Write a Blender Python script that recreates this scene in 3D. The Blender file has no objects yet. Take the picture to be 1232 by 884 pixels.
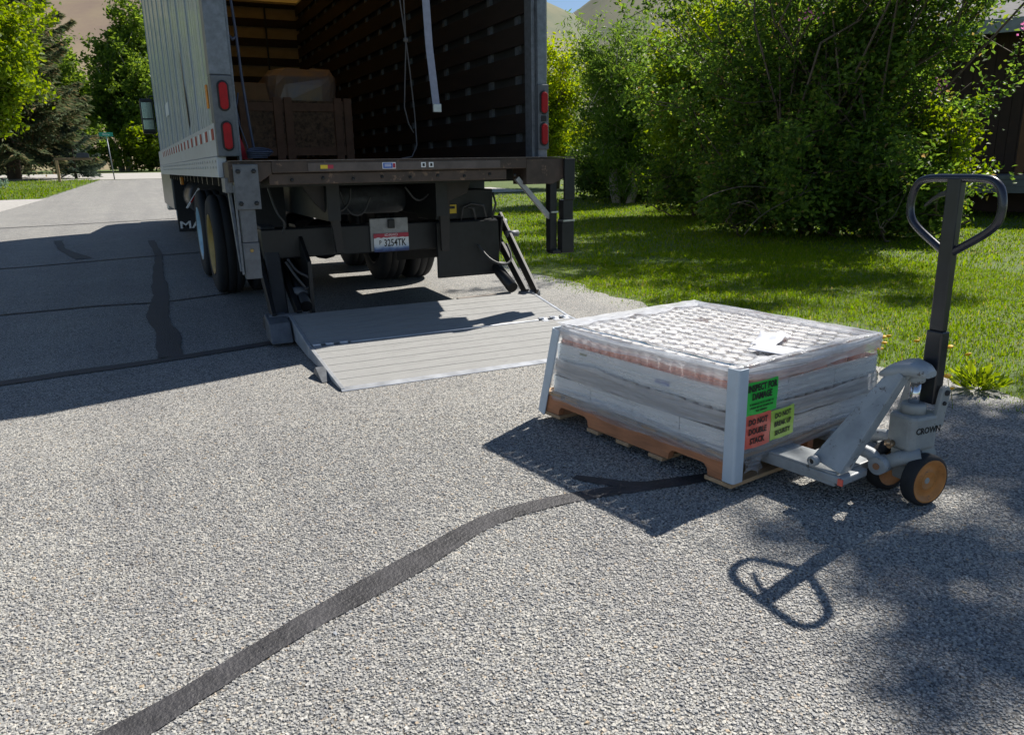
import bpy, bmesh, math, random
import numpy as np
from mathutils import Vector, Matrix, Quaternion
random.seed(7); RNG = np.random.default_rng(11)
S = bpy.context.scene
COL = S.collection
R = math.radians

# ------------------------------------------------------------------ camera
PIT, ROL, YAW, CH = 0.2573, -0.0172, 0.4526, 1.283
fw = Vector((math.sin(YAW)*math.cos(PIT), math.cos(YAW)*math.cos(PIT), -math.sin(PIT)))
rt = Vector((math.cos(YAW), -math.sin(YAW), 0)); up = rt.cross(fw)
r2 = math.cos(ROL)*rt + math.sin(ROL)*up; u2 = -math.sin(ROL)*rt + math.cos(ROL)*up
cam = bpy.data.cameras.new('camera'); camo = bpy.data.objects.new('camera', cam); COL.objects.link(camo)
m = Matrix((r2, u2, -fw)).transposed().to_4x4(); m.translation = (0, 0, CH); camo.matrix_world = m
cam.sensor_width = 36; cam.sensor_fit = 'HORIZONTAL'; cam.lens = 925.8/1232*36
cam.clip_start = 0.05; cam.clip_end = 6000
S.camera = camo
# ------------------------------------------------------------------ light
SUN = Vector((0.92, 0.26, 1.0)).normalized()
EL = math.asin(SUN.z); AZ = math.atan2(SUN.x, SUN.y)
w = bpy.data.worlds.new('World'); S.world = w; w.use_nodes = True
nt = w.node_tree; nt.nodes.clear()
sky = nt.nodes.new('ShaderNodeTexSky'); sky.sky_type = 'NISHITA'; sky.sun_disc = False
sky.sun_elevation = EL; sky.sun_rotation = AZ; sky.altitude = 1700; sky.air_density = 1.0; sky.dust_density = 0.4; sky.ozone_density = 1.5
bg = nt.nodes.new('ShaderNodeBackground'); bg.inputs[1].default_value = 0.068
wo = nt.nodes.new('ShaderNodeOutputWorld'); nt.links.new(sky.outputs[0], bg.inputs[0]); nt.links.new(bg.outputs[0], wo.inputs[0])
sl = bpy.data.lights.new('sun', 'SUN'); sl.energy = 5.0; sl.angle = R(0.53); sl.color = (1, 0.95, 0.87)
so = bpy.data.objects.new('sun', sl); COL.objects.link(so); so.rotation_euler = SUN.to_track_quat('Z', 'Y').to_euler(); so.location = (20, 5, 30)
S.view_settings.view_transform = 'Standard'; S.view_settings.look = 'None'; S.view_settings.gamma = 1.0
S.view_settings.exposure = 0.66; S.view_settings.use_curve_mapping = False
S.render.engine = 'CYCLES'
S.cycles.transparent_max_bounces = 24; S.cycles.max_bounces = 10

# ------------------------------------------------------------------ helpers
def node(nt, typ, **kw):
    n = nt.nodes.new(typ)
    for k, v in kw.items():
        if k in n.inputs: n.inputs[k].default_value = v
        else: setattr(n, k, v)
    return n
def c4(c): return (c[0], c[1], c[2], 1)
def ramp(nt, fac, stops, interp='LINEAR'):
    n = nt.nodes.new('ShaderNodeValToRGB'); n.color_ramp.interpolation = interp
    el = n.color_ramp.elements
    while len(el) < len(stops): el.new(0.5)
    for e, (p, c) in zip(el, stops): e.position = p; e.color = c4(c)
    nt.links.new(fac, n.inputs[0]); return n
MATS = {}
def mat(name, col, rough=0.6, metal=0.0, var=0.25, scale=8.0, stretch=(1, 1, 1), bump=0.0, bscale=60, col2=None, spec=0.5, coat=0.0, wear=None, wscale=14, wlo=0.58):
    """procedural surface: two mixed noise scales over a base colour, optional second colour, wear patches and bump"""
    if name in MATS: return MATS[name]
    M = bpy.data.materials.new(name); M.use_nodes = True; nt = M.node_tree; b = nt.nodes['Principled BSDF']
    tc = node(nt, 'ShaderNodeTexCoord'); mp = node(nt, 'ShaderNodeMapping'); mp.inputs['Scale'].default_value = stretch
    nt.links.new(tc.outputs['Object'], mp.inputs[0])
    n1 = node(nt, 'ShaderNodeTexNoise', Scale=scale, Detail=6.0, Roughness=0.65); nt.links.new(mp.outputs[0], n1.inputs['Vector'])
    c2 = col2 or tuple(x*(1-var) for x in col); c1 = tuple(min(1, x*(1+var*0.6)) for x in col) if not col2 else col
    rp = ramp(nt, n1.outputs['Fac'], [(0.3, c2), (0.7, c1)])
    out = rp.outputs[0]
    if wear:
        n3 = node(nt, 'ShaderNodeTexNoise', Scale=wscale, Detail=8.0, Roughness=0.75); nt.links.new(mp.outputs[0], n3.inputs['Vector'])
        r3 = ramp(nt, n3.outputs['Fac'], [(wlo, (0, 0, 0)), (wlo+0.04, (1, 1, 1))])
        mx = node(nt, 'ShaderNodeMixRGB'); nt.links.new(r3.outputs[0], mx.inputs[0]); nt.links.new(out, mx.inputs[1]); mx.inputs[2].default_value = c4(wear)
        out = mx.outputs[0]
    nt.links.new(out, b.inputs['Base Color'])
    rr = node(nt, 'ShaderNodeMapRange'); rr.inputs['To Min'].default_value = max(0.03, rough-0.12); rr.inputs['To Max'].default_value = min(1, rough+0.12)
    nt.links.new(n1.outputs['Fac'], rr.inputs['Value']); nt.links.new(rr.outputs[0], b.inputs['Roughness'])
    b.inputs['Metallic'].default_value = metal; b.inputs['Specular IOR Level'].default_value = spec; b.inputs['Coat Weight'].default_value = coat
    if bump:
        n2 = node(nt, 'ShaderNodeTexNoise', Scale=bscale, Detail=4.0); nt.links.new(mp.outputs[0], n2.inputs['Vector'])
        bp = node(nt, 'ShaderNodeBump', Strength=bump, Distance=0.01); nt.links.new(n2.outputs['Fac'], bp.inputs['Height']); nt.links.new(bp.outputs[0], b.inputs['Normal'])
    MATS[name] = M; return M
def leafmat(name, stops, trans=0.5, rough=0.45, spec=0.18, hue=0.482):
    M = bpy.data.materials.new(name); M.use_nodes = True; nt = M.node_tree; nt.nodes.clear()
    g = node(nt, 'ShaderNodeNewGeometry')
    rp = ramp(nt, g.outputs['Random Per Island'], stops)
    d = node(nt, 'ShaderNodeBsdfPrincipled', Roughness=rough); d.inputs['Specular IOR Level'].default_value = spec
    t = node(nt, 'ShaderNodeBsdfTranslucent')
    hs = node(nt, 'ShaderNodeHueSaturation', Saturation=1.12, Value=2.6, Hue=hue); nt.links.new(rp.outputs[0], hs.inputs['Color'])
    nt.links.new(rp.outputs[0], d.inputs['Base Color']); nt.links.new(hs.outputs[0], t.inputs[0])
    mx = node(nt, 'ShaderNodeMixShader'); mx.inputs[0].default_value = trans
    nt.links.new(d.outputs[0], mx.inputs[1]); nt.links.new(t.outputs[0], mx.inputs[2])
    o = node(nt, 'ShaderNodeOutputMaterial'); nt.links.new(mx.outputs[0], o.inputs[0])
    return M

class MB:
    def __init__(s): s.v = []; s.f = []; s.sm = []
    def add(s, vs, fs, smooth=False):
        o = len(s.v); s.v += [tuple(v) for v in vs]; s.f += [tuple(i+o for i in f) for f in fs]; s.sm += [smooth]*len(fs); return s
    def box(s, x0, x1, y0, y1, z0, z1, M=None):
        vs = [Vector((x, y, z)) for x in (x0, x1) for y in (y0, y1) for z in (z0, z1)]
        if M: vs = [M @ v for v in vs]
        return s.add(vs, [(0, 1, 3, 2), (4, 6, 7, 5), (0, 4, 5, 1), (2, 3, 7, 6), (0, 2, 6, 4), (1, 5, 7, 3)])
    def bar(s, p0, p1, w, h, upv=(0, 0, 1)):
        p0 = Vector(p0); p1 = Vector(p1); d = (p1-p0); L = d.length; d.normalize()
        a = d.cross(Vector(upv)); a = a.normalized() if a.length > 1e-4 else Vector((1, 0, 0)); b = a.cross(d)
        vs = [p + a*sx*w/2 + b*sz*h/2 for p in (p0, p1) for sx, sz in ((-1, -1), (1, -1), (1, 1), (-1, 1))]
        return s.add(vs, [(0, 1, 2, 3), (7, 6, 5, 4), (0, 4, 5, 1), (1, 5, 6, 2), (2, 6, 7, 3), (3, 7, 4, 0)])
    def tube(s, path, r, n=8, closed=False, cap=True):
        P = [Vector(p) for p in path]; N = len(P); rs = r if isinstance(r, (list, tuple)) else [r]*N
        prev = None; o = len(s.v)
        for i in range(N):
            a = P[(i-1) % N] if (closed or i > 0) else P[i]; b = P[(i+1) % N] if (closed or i < N-1) else P[i]
            t = (b-a).normalized()
            if prev is None:
                prev = t.cross(Vector((0, 0, 1)));
                if prev.length < 1e-3: prev = t.cross(Vector((1, 0, 0)))
            prev = (prev - t*prev.dot(t)).normalized(); q = t.cross(prev)
            for k in range(n):
                an = 2*math.pi*k/n; s.v.append(tuple(P[i] + rs[i]*(math.cos(an)*prev + math.sin(an)*q)))
        for i in range(N if closed else N-1):
            for k in range(n):
                a = o+i*n+k; b = o+i*n+(k+1) % n; c = o+((i+1) % N)*n+(k+1) % n; d = o+((i+1) % N)*n+k
                s.f.append((a, b, c, d)); s.sm.append(True)
        if cap and not closed:
            s.f.append(tuple(o+k for k in range(n))[::-1]); s.sm.append(False)
            s.f.append(tuple(o+(N-1)*n+k for k in range(n))); s.sm.append(False)
        return s
    def lathe(s, prof, n=24, M=None, closed=True, smooth=True):
        """profile (r, z) pairs spun round the z axis"""
        o = len(s.v); M = M or Matrix()
        for r, z in prof:
            for k in range(n):
                a = 2*math.pi*k/n; s.v.append(tuple(M @ Vector((r*math.cos(a), r*math.sin(a), z))))
        for i in range(len(prof)-1):
            for k in range(n):
                s.f.append((o+i*n+k, o+i*n+(k+1) % n, o+(i+1)*n+(k+1) % n, o+(i+1)*n+k)); s.sm.append(smooth)
        if closed:
            s.f.append(tuple(o+k for k in range(n))[::-1]); s.sm.append(False)
            s.f.append(tuple(o+(len(prof)-1)*n+k for k in range(n))); s.sm.append(False)
        return s
    def cyl(s, p0, p1, r, n=16): return s.tube([p0, p1], r, n)
    def prism(s, poly, d0, d1, axis='x', M=None):
        """polygon extruded along an axis between d0 and d1; poly in the other two coordinates"""
        def p(a, b, d): return {'x': Vector((d, a, b)), 'y': Vector((a, d, b)), 'z': Vector((a, b, d))}[axis]
        n = len(poly); vs = [p(a, b, d) for d in (d0, d1) for a, b in poly]
        if M: vs = [M @ v for v in vs]
        return s.add(vs, [tuple(range(n))[::-1], tuple(range(n, 2*n))] + [(i, (i+1) % n, n+(i+1) % n, n+i) for i in range(n)])
    def mesh(s, name, m):
        me = bpy.data.meshes.new(name); me.from_pydata(s.v, [], s.f); me.polygons.foreach_set('use_smooth', s.sm)
        me.materials.append(m); bm = bmesh.new(); bm.from_mesh(me); bmesh.ops.recalc_face_normals(bm, faces=bm.faces); bm.to_mesh(me); bm.free(); me.update(); return me
    def build(s, name, m, parent=None, bevel=0, off=None):
        if off is not None: s.v = [(a-off[0], b-off[1], c-off[2]) for a, b, c in s.v]
        return link(name, s.mesh(name, m), parent, bevel=bevel)
def link(name, me, parent=None, loc=None, rot=None, bevel=0):
    o = bpy.data.objects.new(name, me); COL.objects.link(o)
    if parent: o.parent = parent
    if loc is not None: o.location = loc
    if rot is not None: o.rotation_euler = rot
    if bevel:
        b = o.modifiers.new('bevel', 'BEVEL'); b.width = bevel; b.segments = 2; b.limit_method = 'ANGLE'; b.angle_limit = R(40); b.harden_normals = False
    return o
def tag(o, label, cat, group=None):
    o['label'] = label; o['category'] = cat
    if group: o['group'] = group
    return o
def empty(name, label, cat, loc=(0, 0, 0), rz=0, group=None):
    o = bpy.data.objects.new(name, None); COL.objects.link(o); o.location = loc; o.rotation_euler = (0, 0, rz); o.empty_display_size = 0.2
    return tag(o, label, cat, group)
def npmesh(name, V, F, m, smooth=False):
    """numpy mesh; F is (n,3) or (n,4)"""
    me = bpy.data.meshes.new(name); k = F.shape[1]
    me.vertices.add(len(V)); me.vertices.foreach_set('co', np.ascontiguousarray(V, dtype=np.float32).ravel())
    me.loops.add(F.size); me.loops.foreach_set('vertex_index', np.ascontiguousarray(F, dtype=np.int32).ravel())
    me.polygons.add(len(F)); me.polygons.foreach_set('loop_start', np.arange(0, F.size, k, dtype=np.int32))
    me.polygons.foreach_set('use_smooth', np.full(len(F), smooth)); me.update(calc_edges=True); me.validate(); me.materials.append(m); return me
def text(body, size, M, m, name, parent, align='CENTER', sx=1.0, bold=0.0):
    cu = bpy.data.curves.new(name, 'FONT'); cu.body = body; cu.size = size; cu.align_x = align; cu.align_y = 'CENTER'; cu.extrude = 0.0004; cu.offset = bold; cu.resolution_u = 2
    tmp = bpy.data.objects.new('tmp_text', cu); COL.objects.link(tmp); dg = bpy.context.evaluated_depsgraph_get(); dg.update()
    me = bpy.data.meshes.new_from_object(tmp.evaluated_get(dg)); bpy.data.objects.remove(tmp); bpy.data.curves.remove(cu)
    me.transform(M @ Matrix.Diagonal((sx, 1, 1, 1))); me.materials.clear(); me.materials.append(m); me.name = name
    return link(name, me, parent)
def tz(y):
    t = np.maximum(0, np.asarray(y, float)-5); z = .018*(t-2*(1-np.exp(-t/2)))
    return np.where(z > 1.35, 1.35+(z-1.35)*0.15, z)
def noise1(x, seed=0, oct=4):
    rs = np.random.default_rng(seed); x = np.asarray(x, float); o = 0
    for k in range(oct):
        f = 2**k; a, b = rs.uniform(0, 6.28, 2); o = o + (np.sin(x*f*1.0+a)+np.sin(x*f*1.73+b))/(2*f)
    return o

def smooth_path(pts, it=2):
    pts = [Vector(p) for p in pts]
    for _ in range(it):
        o = [pts[0]]
        for a, b in zip(pts[:-1], pts[1:]): o += [a*0.75+b*0.25, a*0.25+b*0.75]
        pts = o+[pts[-1]]
    return pts
# ------------------------------------------------------------------ materials
def stains(nt):
    tc = node(nt, 'ShaderNodeTexCoord'); out = None
    for sc, st, lo, hi, c0, c1 in ((1.0, (1.6, 0.12, 1), 0.32, 0.62, (0.88, 0.88, 0.89), (1.06, 1.06, 1.05)), (0.9, (1, 1, 1), 0.3, 0.7, (0.90, 0.90, 0.91), (1.08, 1.08, 1.06)), (3.2, (1, 1, 1), 0.24, 0.42, (0.80, 0.79, 0.79), (1.0, 1.0, 1.0))):
        mp = node(nt, 'ShaderNodeMapping'); mp.inputs['Scale'].default_value = st; nt.links.new(tc.outputs['Object'], mp.inputs[0])
        n = node(nt, 'ShaderNodeTexNoise', Scale=sc, Detail=6.0, Roughness=0.65); nt.links.new(mp.outputs[0], n.inputs['Vector'])
        r_ = ramp(nt, n.outputs['Fac'], [(lo, c0), (hi, c1)])
        if out is None: out = r_.outputs[0]
        else:
            mx = node(nt, 'ShaderNodeMixRGB', blend_type='MULTIPLY'); mx.inputs[0].default_value = 1.0; nt.links.new(out, mx.inputs[1]); nt.links.new(r_.outputs[0], mx.inputs[2]); out = mx.outputs[0]
    return out
def road_material():
    M = bpy.data.materials.new('chip_seal_asphalt'); M.use_nodes = True; nt = M.node_tree; b = nt.nodes['Principled BSDF']
    tc = node(nt, 'ShaderNodeTexCoord')
    v = node(nt, 'ShaderNodeTexVoronoi', Scale=125.0); nt.links.new(tc.outputs['Object'], v.inputs['Vector'])
    rgb = node(nt, 'ShaderNodeSeparateColor'); nt.links.new(v.outputs['Color'], rgb.inputs[0])
    rp = ramp(nt, rgb.outputs[0], STONES)
    e = ramp(nt, v.outputs['Distance'], [(0.35, (1, 1, 1)), (0.75, (0.25, 0.25, 0.25))])
    mx = node(nt, 'ShaderNodeMixRGB', blend_type='MULTIPLY'); mx.inputs[0].default_value = 1.0
    nt.links.new(rp.outputs[0], mx.inputs[1]); nt.links.new(e.outputs[0], mx.inputs[2])
    m2 = node(nt, 'ShaderNodeMixRGB', blend_type='MULTIPLY'); m2.inputs[0].default_value = 1.0; nt.links.new(mx.outputs[0], m2.inputs[1]); nt.links.new(stains(nt), m2.inputs[2])
    nt.links.new(m2.outputs[0], b.inputs['Base Color']); b.inputs['Roughness'].default_value = 0.75
    inv = node(nt, 'ShaderNodeMath', operation='SUBTRACT'); inv.inputs[0].default_value = 1.0; nt.links.new(v.outputs['Distance'], inv.inputs[1])
    bp = node(nt, 'ShaderNodeBump', Strength=0.7, Distance=0.004); nt.links.new(inv.outputs[0], bp.inputs['Height']); nt.links.new(bp.outputs[0], b.inputs['Normal'])
    return M
STONES = [(0.0, (0.17, 0.172, 0.178)), (0.15, (0.25, 0.25, 0.25)), (0.45, (0.355, 0.35, 0.335)), (0.68, (0.42, 0.405, 0.37)), (0.85, (0.48, 0.46, 0.415)), (0.94, (0.54, 0.52, 0.49)), (0.98, (0.43, 0.33, 0.22)), (1.0, (0.30, 0.32, 0.35))]
M_road = road_material()
def stone_material():
    M = bpy.data.materials.new('loose_chip_stone'); M.use_nodes = True; nt = M.node_tree; b = nt.nodes['Principled BSDF']
    g = node(nt, 'ShaderNodeNewGeometry'); rp = ramp(nt, g.outputs['Random Per Island'], STONES)
    m2 = node(nt, 'ShaderNodeMixRGB', blend_type='MULTIPLY'); m2.inputs[0].default_value = 1.0; nt.links.new(rp.outputs[0], m2.inputs[1]); nt.links.new(stains(nt), m2.inputs[2]); nt.links.new(m2.outputs[0], b.inputs['Base Color'])
    b.inputs['Roughness'].default_value = 0.7; return M
M_stone = stone_material()
M_tar = mat('tar', (0.050, 0.048, 0.051), 0.6, var=0.55, scale=7, bump=0.7, bscale=90, wear=(0.25, 0.24, 0.23), wscale=90, wlo=0.74)
M_conc = mat('concrete', (0.42, 0.40, 0.37), 0.85, bump=0.2)
def ground_material():
    M = bpy.data.materials.new('lawn_soil'); M.use_nodes = True; nt = M.node_tree; b = nt.nodes['Principled BSDF']
    tc = node(nt, 'ShaderNodeTexCoord')
    n1 = node(nt, 'ShaderNodeTexNoise', Scale=0.5, Detail=8.0, Roughness=0.7); n2 = node(nt, 'ShaderNodeTexNoise', Scale=30.0, Detail=5.0)
    nt.links.new(tc.outputs['Object'], n1.inputs[0]); nt.links.new(tc.outputs['Object'], n2.inputs[0])
    a = ramp(nt, n1.outputs['Fac'], [(0.25, (0.15, 0.11, 0.05)), (0.40, (0.085, 0.12, 0.02)), (0.75, (0.07, 0.125, 0.018))])
    c = ramp(nt, n2.outputs['Fac'], [(0.3, (0.55, 0.55, 0.55)), (0.7, (1.25, 1.25, 1.1))])
    mx = node(nt, 'ShaderNodeMixRGB', blend_type='MULTIPLY'); mx.inputs[0].default_value = 1
    nt.links.new(a.outputs[0], mx.inputs[1]); nt.links.new(c.outputs[0], mx.inputs[2]); nt.links.new(mx.outputs[0], b.inputs['Base Color'])
    b.inputs['Roughness'].default_value = 0.9; bp = node(nt, 'ShaderNodeBump', Strength=0.6, Distance=0.03); nt.links.new(n2.outputs['Fac'], bp.inputs['Height']); nt.links.new(bp.outputs[0], b.inputs['Normal'])
    return M
M_ground = ground_material()
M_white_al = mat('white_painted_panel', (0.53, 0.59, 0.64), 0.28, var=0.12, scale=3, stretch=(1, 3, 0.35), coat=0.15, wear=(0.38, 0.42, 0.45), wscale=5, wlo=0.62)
M_al = mat('aluminium_rail', (0.55, 0.57, 0.6), 0.42, metal=0.55, var=0.2, scale=10)
M_galv = mat('galvanised_post', (0.20, 0.215, 0.24), 0.5, metal=0.45, var=0.35, scale=25, bump=0.1)
M_gbox = mat('lamp_housing_steel', (0.13, 0.14, 0.155), 0.55, metal=0.3, var=0.3, scale=20)
M_slat = mat('dark_wood_slat', (0.028, 0.017, 0.0125), 0.7, var=0.5, scale=5, stretch=(4, 0.6, 4), bump=0.2)
M_ply = mat('bare_plywood', (0.36, 0.29, 0.19), 0.7, var=0.22, scale=4, stretch=(1, 1, 3))
M_roof = None
M_floor = mat('truck_floor_wood', (0.16, 0.10, 0.06), 0.7, var=0.4, scale=5, stretch=(6, 0.5, 1))
M_red = mat('red_lens', (0.36, 0.008, 0.012), 0.45, var=0.2, scale=20, spec=0.25)
M_orange = mat('amber_lens', (0.75, 0.26, 0.03), 0.25, var=0.2)
M_rub = mat('black_rubber', (0.022, 0.022, 0.024), 0.7, var=0.4, scale=20, bump=0.2)
M_blk = mat('black_steel', (0.013, 0.0135, 0.015), 0.45, metal=0.1, var=0.5, scale=15, wear=(0.035, 0.03, 0.027), wscale=9, wlo=0.64)
M_sill = mat('worn_brown_steel', (0.070, 0.048, 0.037), 0.55, metal=0.2, var=0.45, scale=7, wear=(0.17, 0.11, 0.075), wscale=9, wlo=0.58, bump=0.15)
M_steel = mat('worn_bare_steel', (0.5, 0.5, 0.5), 0.35, metal=0.8, var=0.3, scale=20)
M_plat = mat('aluminium_platform', (0.37, 0.368, 0.355), 0.62, metal=0.0, var=0.3, scale=5, stretch=(0.6, 14, 1), bump=0.5, bscale=160, wear=(0.24, 0.235, 0.225), wscale=5, wlo=0.56)
M_tyre = mat('tyre_rubber', (0.02, 0.02, 0.022), 0.8, var=0.3, scale=18, bump=0.25)
M_rimy = mat('yellow_rim', (0.45, 0.29, 0.08), 0.45, var=0.25); M_rimb = mat('pale_blue_rim', (0.40, 0.58, 0.68), 0.4, var=0.2)
M_wood = mat('pallet_wood', (0.50, 0.21, 0.10), 0.75, var=0.35, scale=6, stretch=(6, 0.9, 6), bump=0.25, bscale=40)
M_wood2 = mat('pallet_wood_pale', (0.50, 0.33, 0.19), 0.75, var=0.3, scale=6, stretch=(0.9, 6, 6), bump=0.25, bscale=40)
M_crate = mat('crate_wood', (0.30, 0.165, 0.11), 0.75, var=0.35, scale=6)
M_osb = mat('strand_board', (0.27, 0.165, 0.105), 0.8, var=0.7, scale=22, stretch=(1, 1, 1), bump=0.3)
M_cart = mat('white_carton', (0.86, 0.86, 0.86), 0.7, var=0.08, scale=6)
M_brown = mat('brown_cardboard', (0.36, 0.20, 0.10), 0.75, var=0.2, scale=5)
M_post = mat('pale_edge_board', (0.50, 0.58, 0.66), 0.55, var=0.12, scale=7)
M_jar = mat('peach_fill_glass', (0.78, 0.36, 0.26), 0.12, var=0.15, scale=30, coat=0.6)
M_shoulder = mat('clear_shoulder_glass', (0.70, 0.58, 0.52), 0.08, var=0.1, scale=30, coat=0.6)
M_lid = mat('white_lid', (0.92, 0.89, 0.85), 0.3, var=0.1, scale=20)
M_paper = mat('white_paper', (0.78, 0.79, 0.84), 0.7, var=0.04)
M_gst = mat('green_sticker', (0.03, 0.60, 0.07), 0.35, var=0.12, coat=0.4, bump=0.2, bscale=25); M_rst = mat('red_sticker', (0.85, 0.13, 0.085), 0.35, var=0.12, coat=0.4, bump=0.2, bscale=25); M_yst = mat('lime_sticker', (0.42, 0.66, 0.08), 0.35, var=0.12, coat=0.4, bump=0.2, bscale=25)
M_ink = mat('black_ink', (0.012, 0.012, 0.012), 0.5, var=0.1)
M_jack = mat('light_grey_jack_paint', (0.37, 0.395, 0.41), 0.45, var=0.28, scale=7, wear=(0.13, 0.115, 0.105), wscale=26, wlo=0.585, bump=0.06)
M_pump = mat('grey_pump_paint', (0.33, 0.345, 0.34), 0.42, var=0.28, scale=9, wear=(0.17, 0.15, 0.13), wscale=18, wlo=0.62)
M_chrome = mat('chrome_piston', (0.7, 0.7, 0.72), 0.12, metal=1.0, var=0.05)
M_handle = mat('black_handle_paint', (0.020, 0.021, 0.026), 0.36, var=0.3, scale=12, coat=0.15)
M_hub = mat('orange_hub', (0.52, 0.21, 0.05), 0.55, var=0.35, scale=14, wear=(0.24, 0.12, 0.06), wscale=30, wlo=0.60)
M_strap = mat('grey_blue_webbing', (0.30, 0.31, 0.40), 0.8, var=0.15, scale=30)
M_hose = mat('dark_blue_hose', (0.05, 0.06, 0.10), 0.5, var=0.3)
M_wh = mat('white_print', (0.8, 0.8, 0.8), 0.5, var=0.05); M_blu = mat('blue_print', (0.04, 0.12, 0.45), 0.5, var=0.1); M_yel = mat('yellow_print', (0.7, 0.5, 0.03), 0.5, var=0.15)
M_pred = mat('dull_red_print', (0.42, 0.03, 0.06), 0.5, var=0.15)
M_bark = mat('bark', (0.10, 0.075, 0.055), 0.9, var=0.4, scale=12, stretch=(3, 3, 0.6), bump=0.5, bscale=30)
M_bark2 = mat('pale_bark', (0.33, 0.30, 0.25), 0.85, var=0.4, scale=8, stretch=(2, 2, 0.6), bump=0.3)
def roof_material():
    M = bpy.data.materials.new('translucent_roof_sheet'); M.use_nodes = True; nt = M.node_tree; nt.nodes.clear()
    t = node(nt, 'ShaderNodeBsdfTranslucent', Color=(0.42, 0.31, 0.13, 1)); d = node(nt, 'ShaderNodeBsdfDiffuse', Color=(0.5, 0.42, 0.3, 1))
    n = node(nt, 'ShaderNodeTexNoise', Scale=2.0); mr = node(nt, 'ShaderNodeMapRange'); mr.inputs['To Min'].default_value = 0.35; mr.inputs['To Max'].default_value = 0.65; nt.links.new(n.outputs[0], mr.inputs[0])
    mx = node(nt, 'ShaderNodeMixShader'); nt.links.new(mr.outputs[0], mx.inputs[0]); nt.links.new(t.outputs[0], mx.inputs[1]); nt.links.new(d.outputs[0], mx.inputs[2])
    o = node(nt, 'ShaderNodeOutputMaterial'); nt.links.new(mx.outputs[0], o.inputs[0]); return M
M_roof = roof_material()
def film_material(name, base, streak, vert, rough=0.16, gloss=True, bump=0.55, ior=1.36):
    M = bpy.data.materials.new(name); M.use_nodes = True; nt = M.node_tree; nt.nodes.clear()
    tc = node(nt, 'ShaderNodeTexCoord'); mp = node(nt, 'ShaderNodeMapping'); mp.inputs['Scale'].default_value = vert; nt.links.new(tc.outputs['Object'], mp.inputs[0])
    n = node(nt, 'ShaderNodeTexNoise', Scale=5.0, Detail=8.0, Roughness=0.7, Distortion=0.6); nt.links.new(mp.outputs[0], n.inputs['Vector'])
    mr = node(nt, 'ShaderNodeMapRange', clamp=True); mr.inputs['From Min'].default_value = 0.42; mr.inputs['From Max'].default_value = 0.72
    mr.inputs['To Min'].default_value = base; mr.inputs['To Max'].default_value = streak; nt.links.new(n.outputs['Fac'], mr.inputs['Value'])
    tr = node(nt, 'ShaderNodeBsdfTransparent', Color=(0.97, 0.98, 1, 1))
    pr = node(nt, 'ShaderNodeBsdfPrincipled', Roughness=rough); pr.inputs['Base Color'].default_value = (0.88, 0.89, 0.92, 1); pr.inputs['Specular IOR Level'].default_value = 0.9
    mp2 = node(nt, 'ShaderNodeMapping'); mp2.inputs['Rotation'].default_value = (0.5, 0.45, 0.4); mp2.inputs['Scale'].default_value = (2.5, 2.5, 16); nt.links.new(tc.outputs['Object'], mp2.inputs[0])
    n2 = node(nt, 'ShaderNodeTexNoise', Scale=2.2, Detail=5.0, Distortion=1.2); nt.links.new(mp2.outputs[0], n2.inputs['Vector'])
    hsum = node(nt, 'ShaderNodeMath', operation='ADD'); nt.links.new(n.outputs['Fac'], hsum.inputs[0]); nt.links.new(n2.outputs['Fac'], hsum.inputs[1])
    bp = node(nt, 'ShaderNodeBump', Strength=bump, Distance=0.008); nt.links.new(hsum.outputs[0], bp.inputs['Height']); nt.links.new(bp.outputs[0], pr.inputs['Normal'])
    mx = node(nt, 'ShaderNodeMixShader'); nt.links.new(mr.outputs[0], mx.inputs[0]); nt.links.new(tr.outputs[0], mx.inputs[1]); nt.links.new(pr.outputs[0], mx.inputs[2])
    tl = node(nt, 'ShaderNodeBsdfTranslucent', Color=(0.9, 0.92, 0.95, 1)); mt = node(nt, 'ShaderNodeMixShader'); mt.inputs[0].default_value = 0.4
    nt.links.new(pr.outputs[0], mt.inputs[1]); nt.links.new(tl.outputs[0], mt.inputs[2]); nt.links.new(mt.outputs[0], mx.inputs[2])
    gl = node(nt, 'ShaderNodeBsdfGlossy', Roughness=0.10); nt.links.new(bp.outputs[0], gl.inputs['Normal'])
    fr = node(nt, 'ShaderNodeFresnel', IOR=ior); nt.links.new(bp.outputs[0], fr.inputs['Normal'])
    m2 = node(nt, 'ShaderNodeMixShader'); nt.links.new(fr.outputs[0], m2.inputs[0]); nt.links.new(mx.outputs[0], m2.inputs[1]); nt.links.new(gl.outputs[0], m2.inputs[2])
    o = node(nt, 'ShaderNodeOutputMaterial'); nt.links.new((m2 if gloss else mx).outputs[0], o.inputs[0]); return M
M_film = film_material('stretch_film_side', 0.20, 0.52, (0.4, 0.4, 4))
M_filmband = film_material('stretch_film_overlap', 0.42, 0.78, (0.5, 0.5, 5), bump=0.6)
M_filmtop = film_material('stretch_film_top', 0.36, 0.85, (1.5, 1.5, 2), bump=0.45, ior=1.25)
M_filmw = film_material('stretch_film_bunched', 0.72, 0.97, (3, 3, 3), 0.3, False)
def mirror_mat():
    M = mat('mirror_glass', (0.30, 0.38, 0.34), 0.05, metal=1.0, var=0.03); return M  # dark green tint paints in a reflection the empty surroundings cannot give
M_mirror = mirror_mat()

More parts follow.
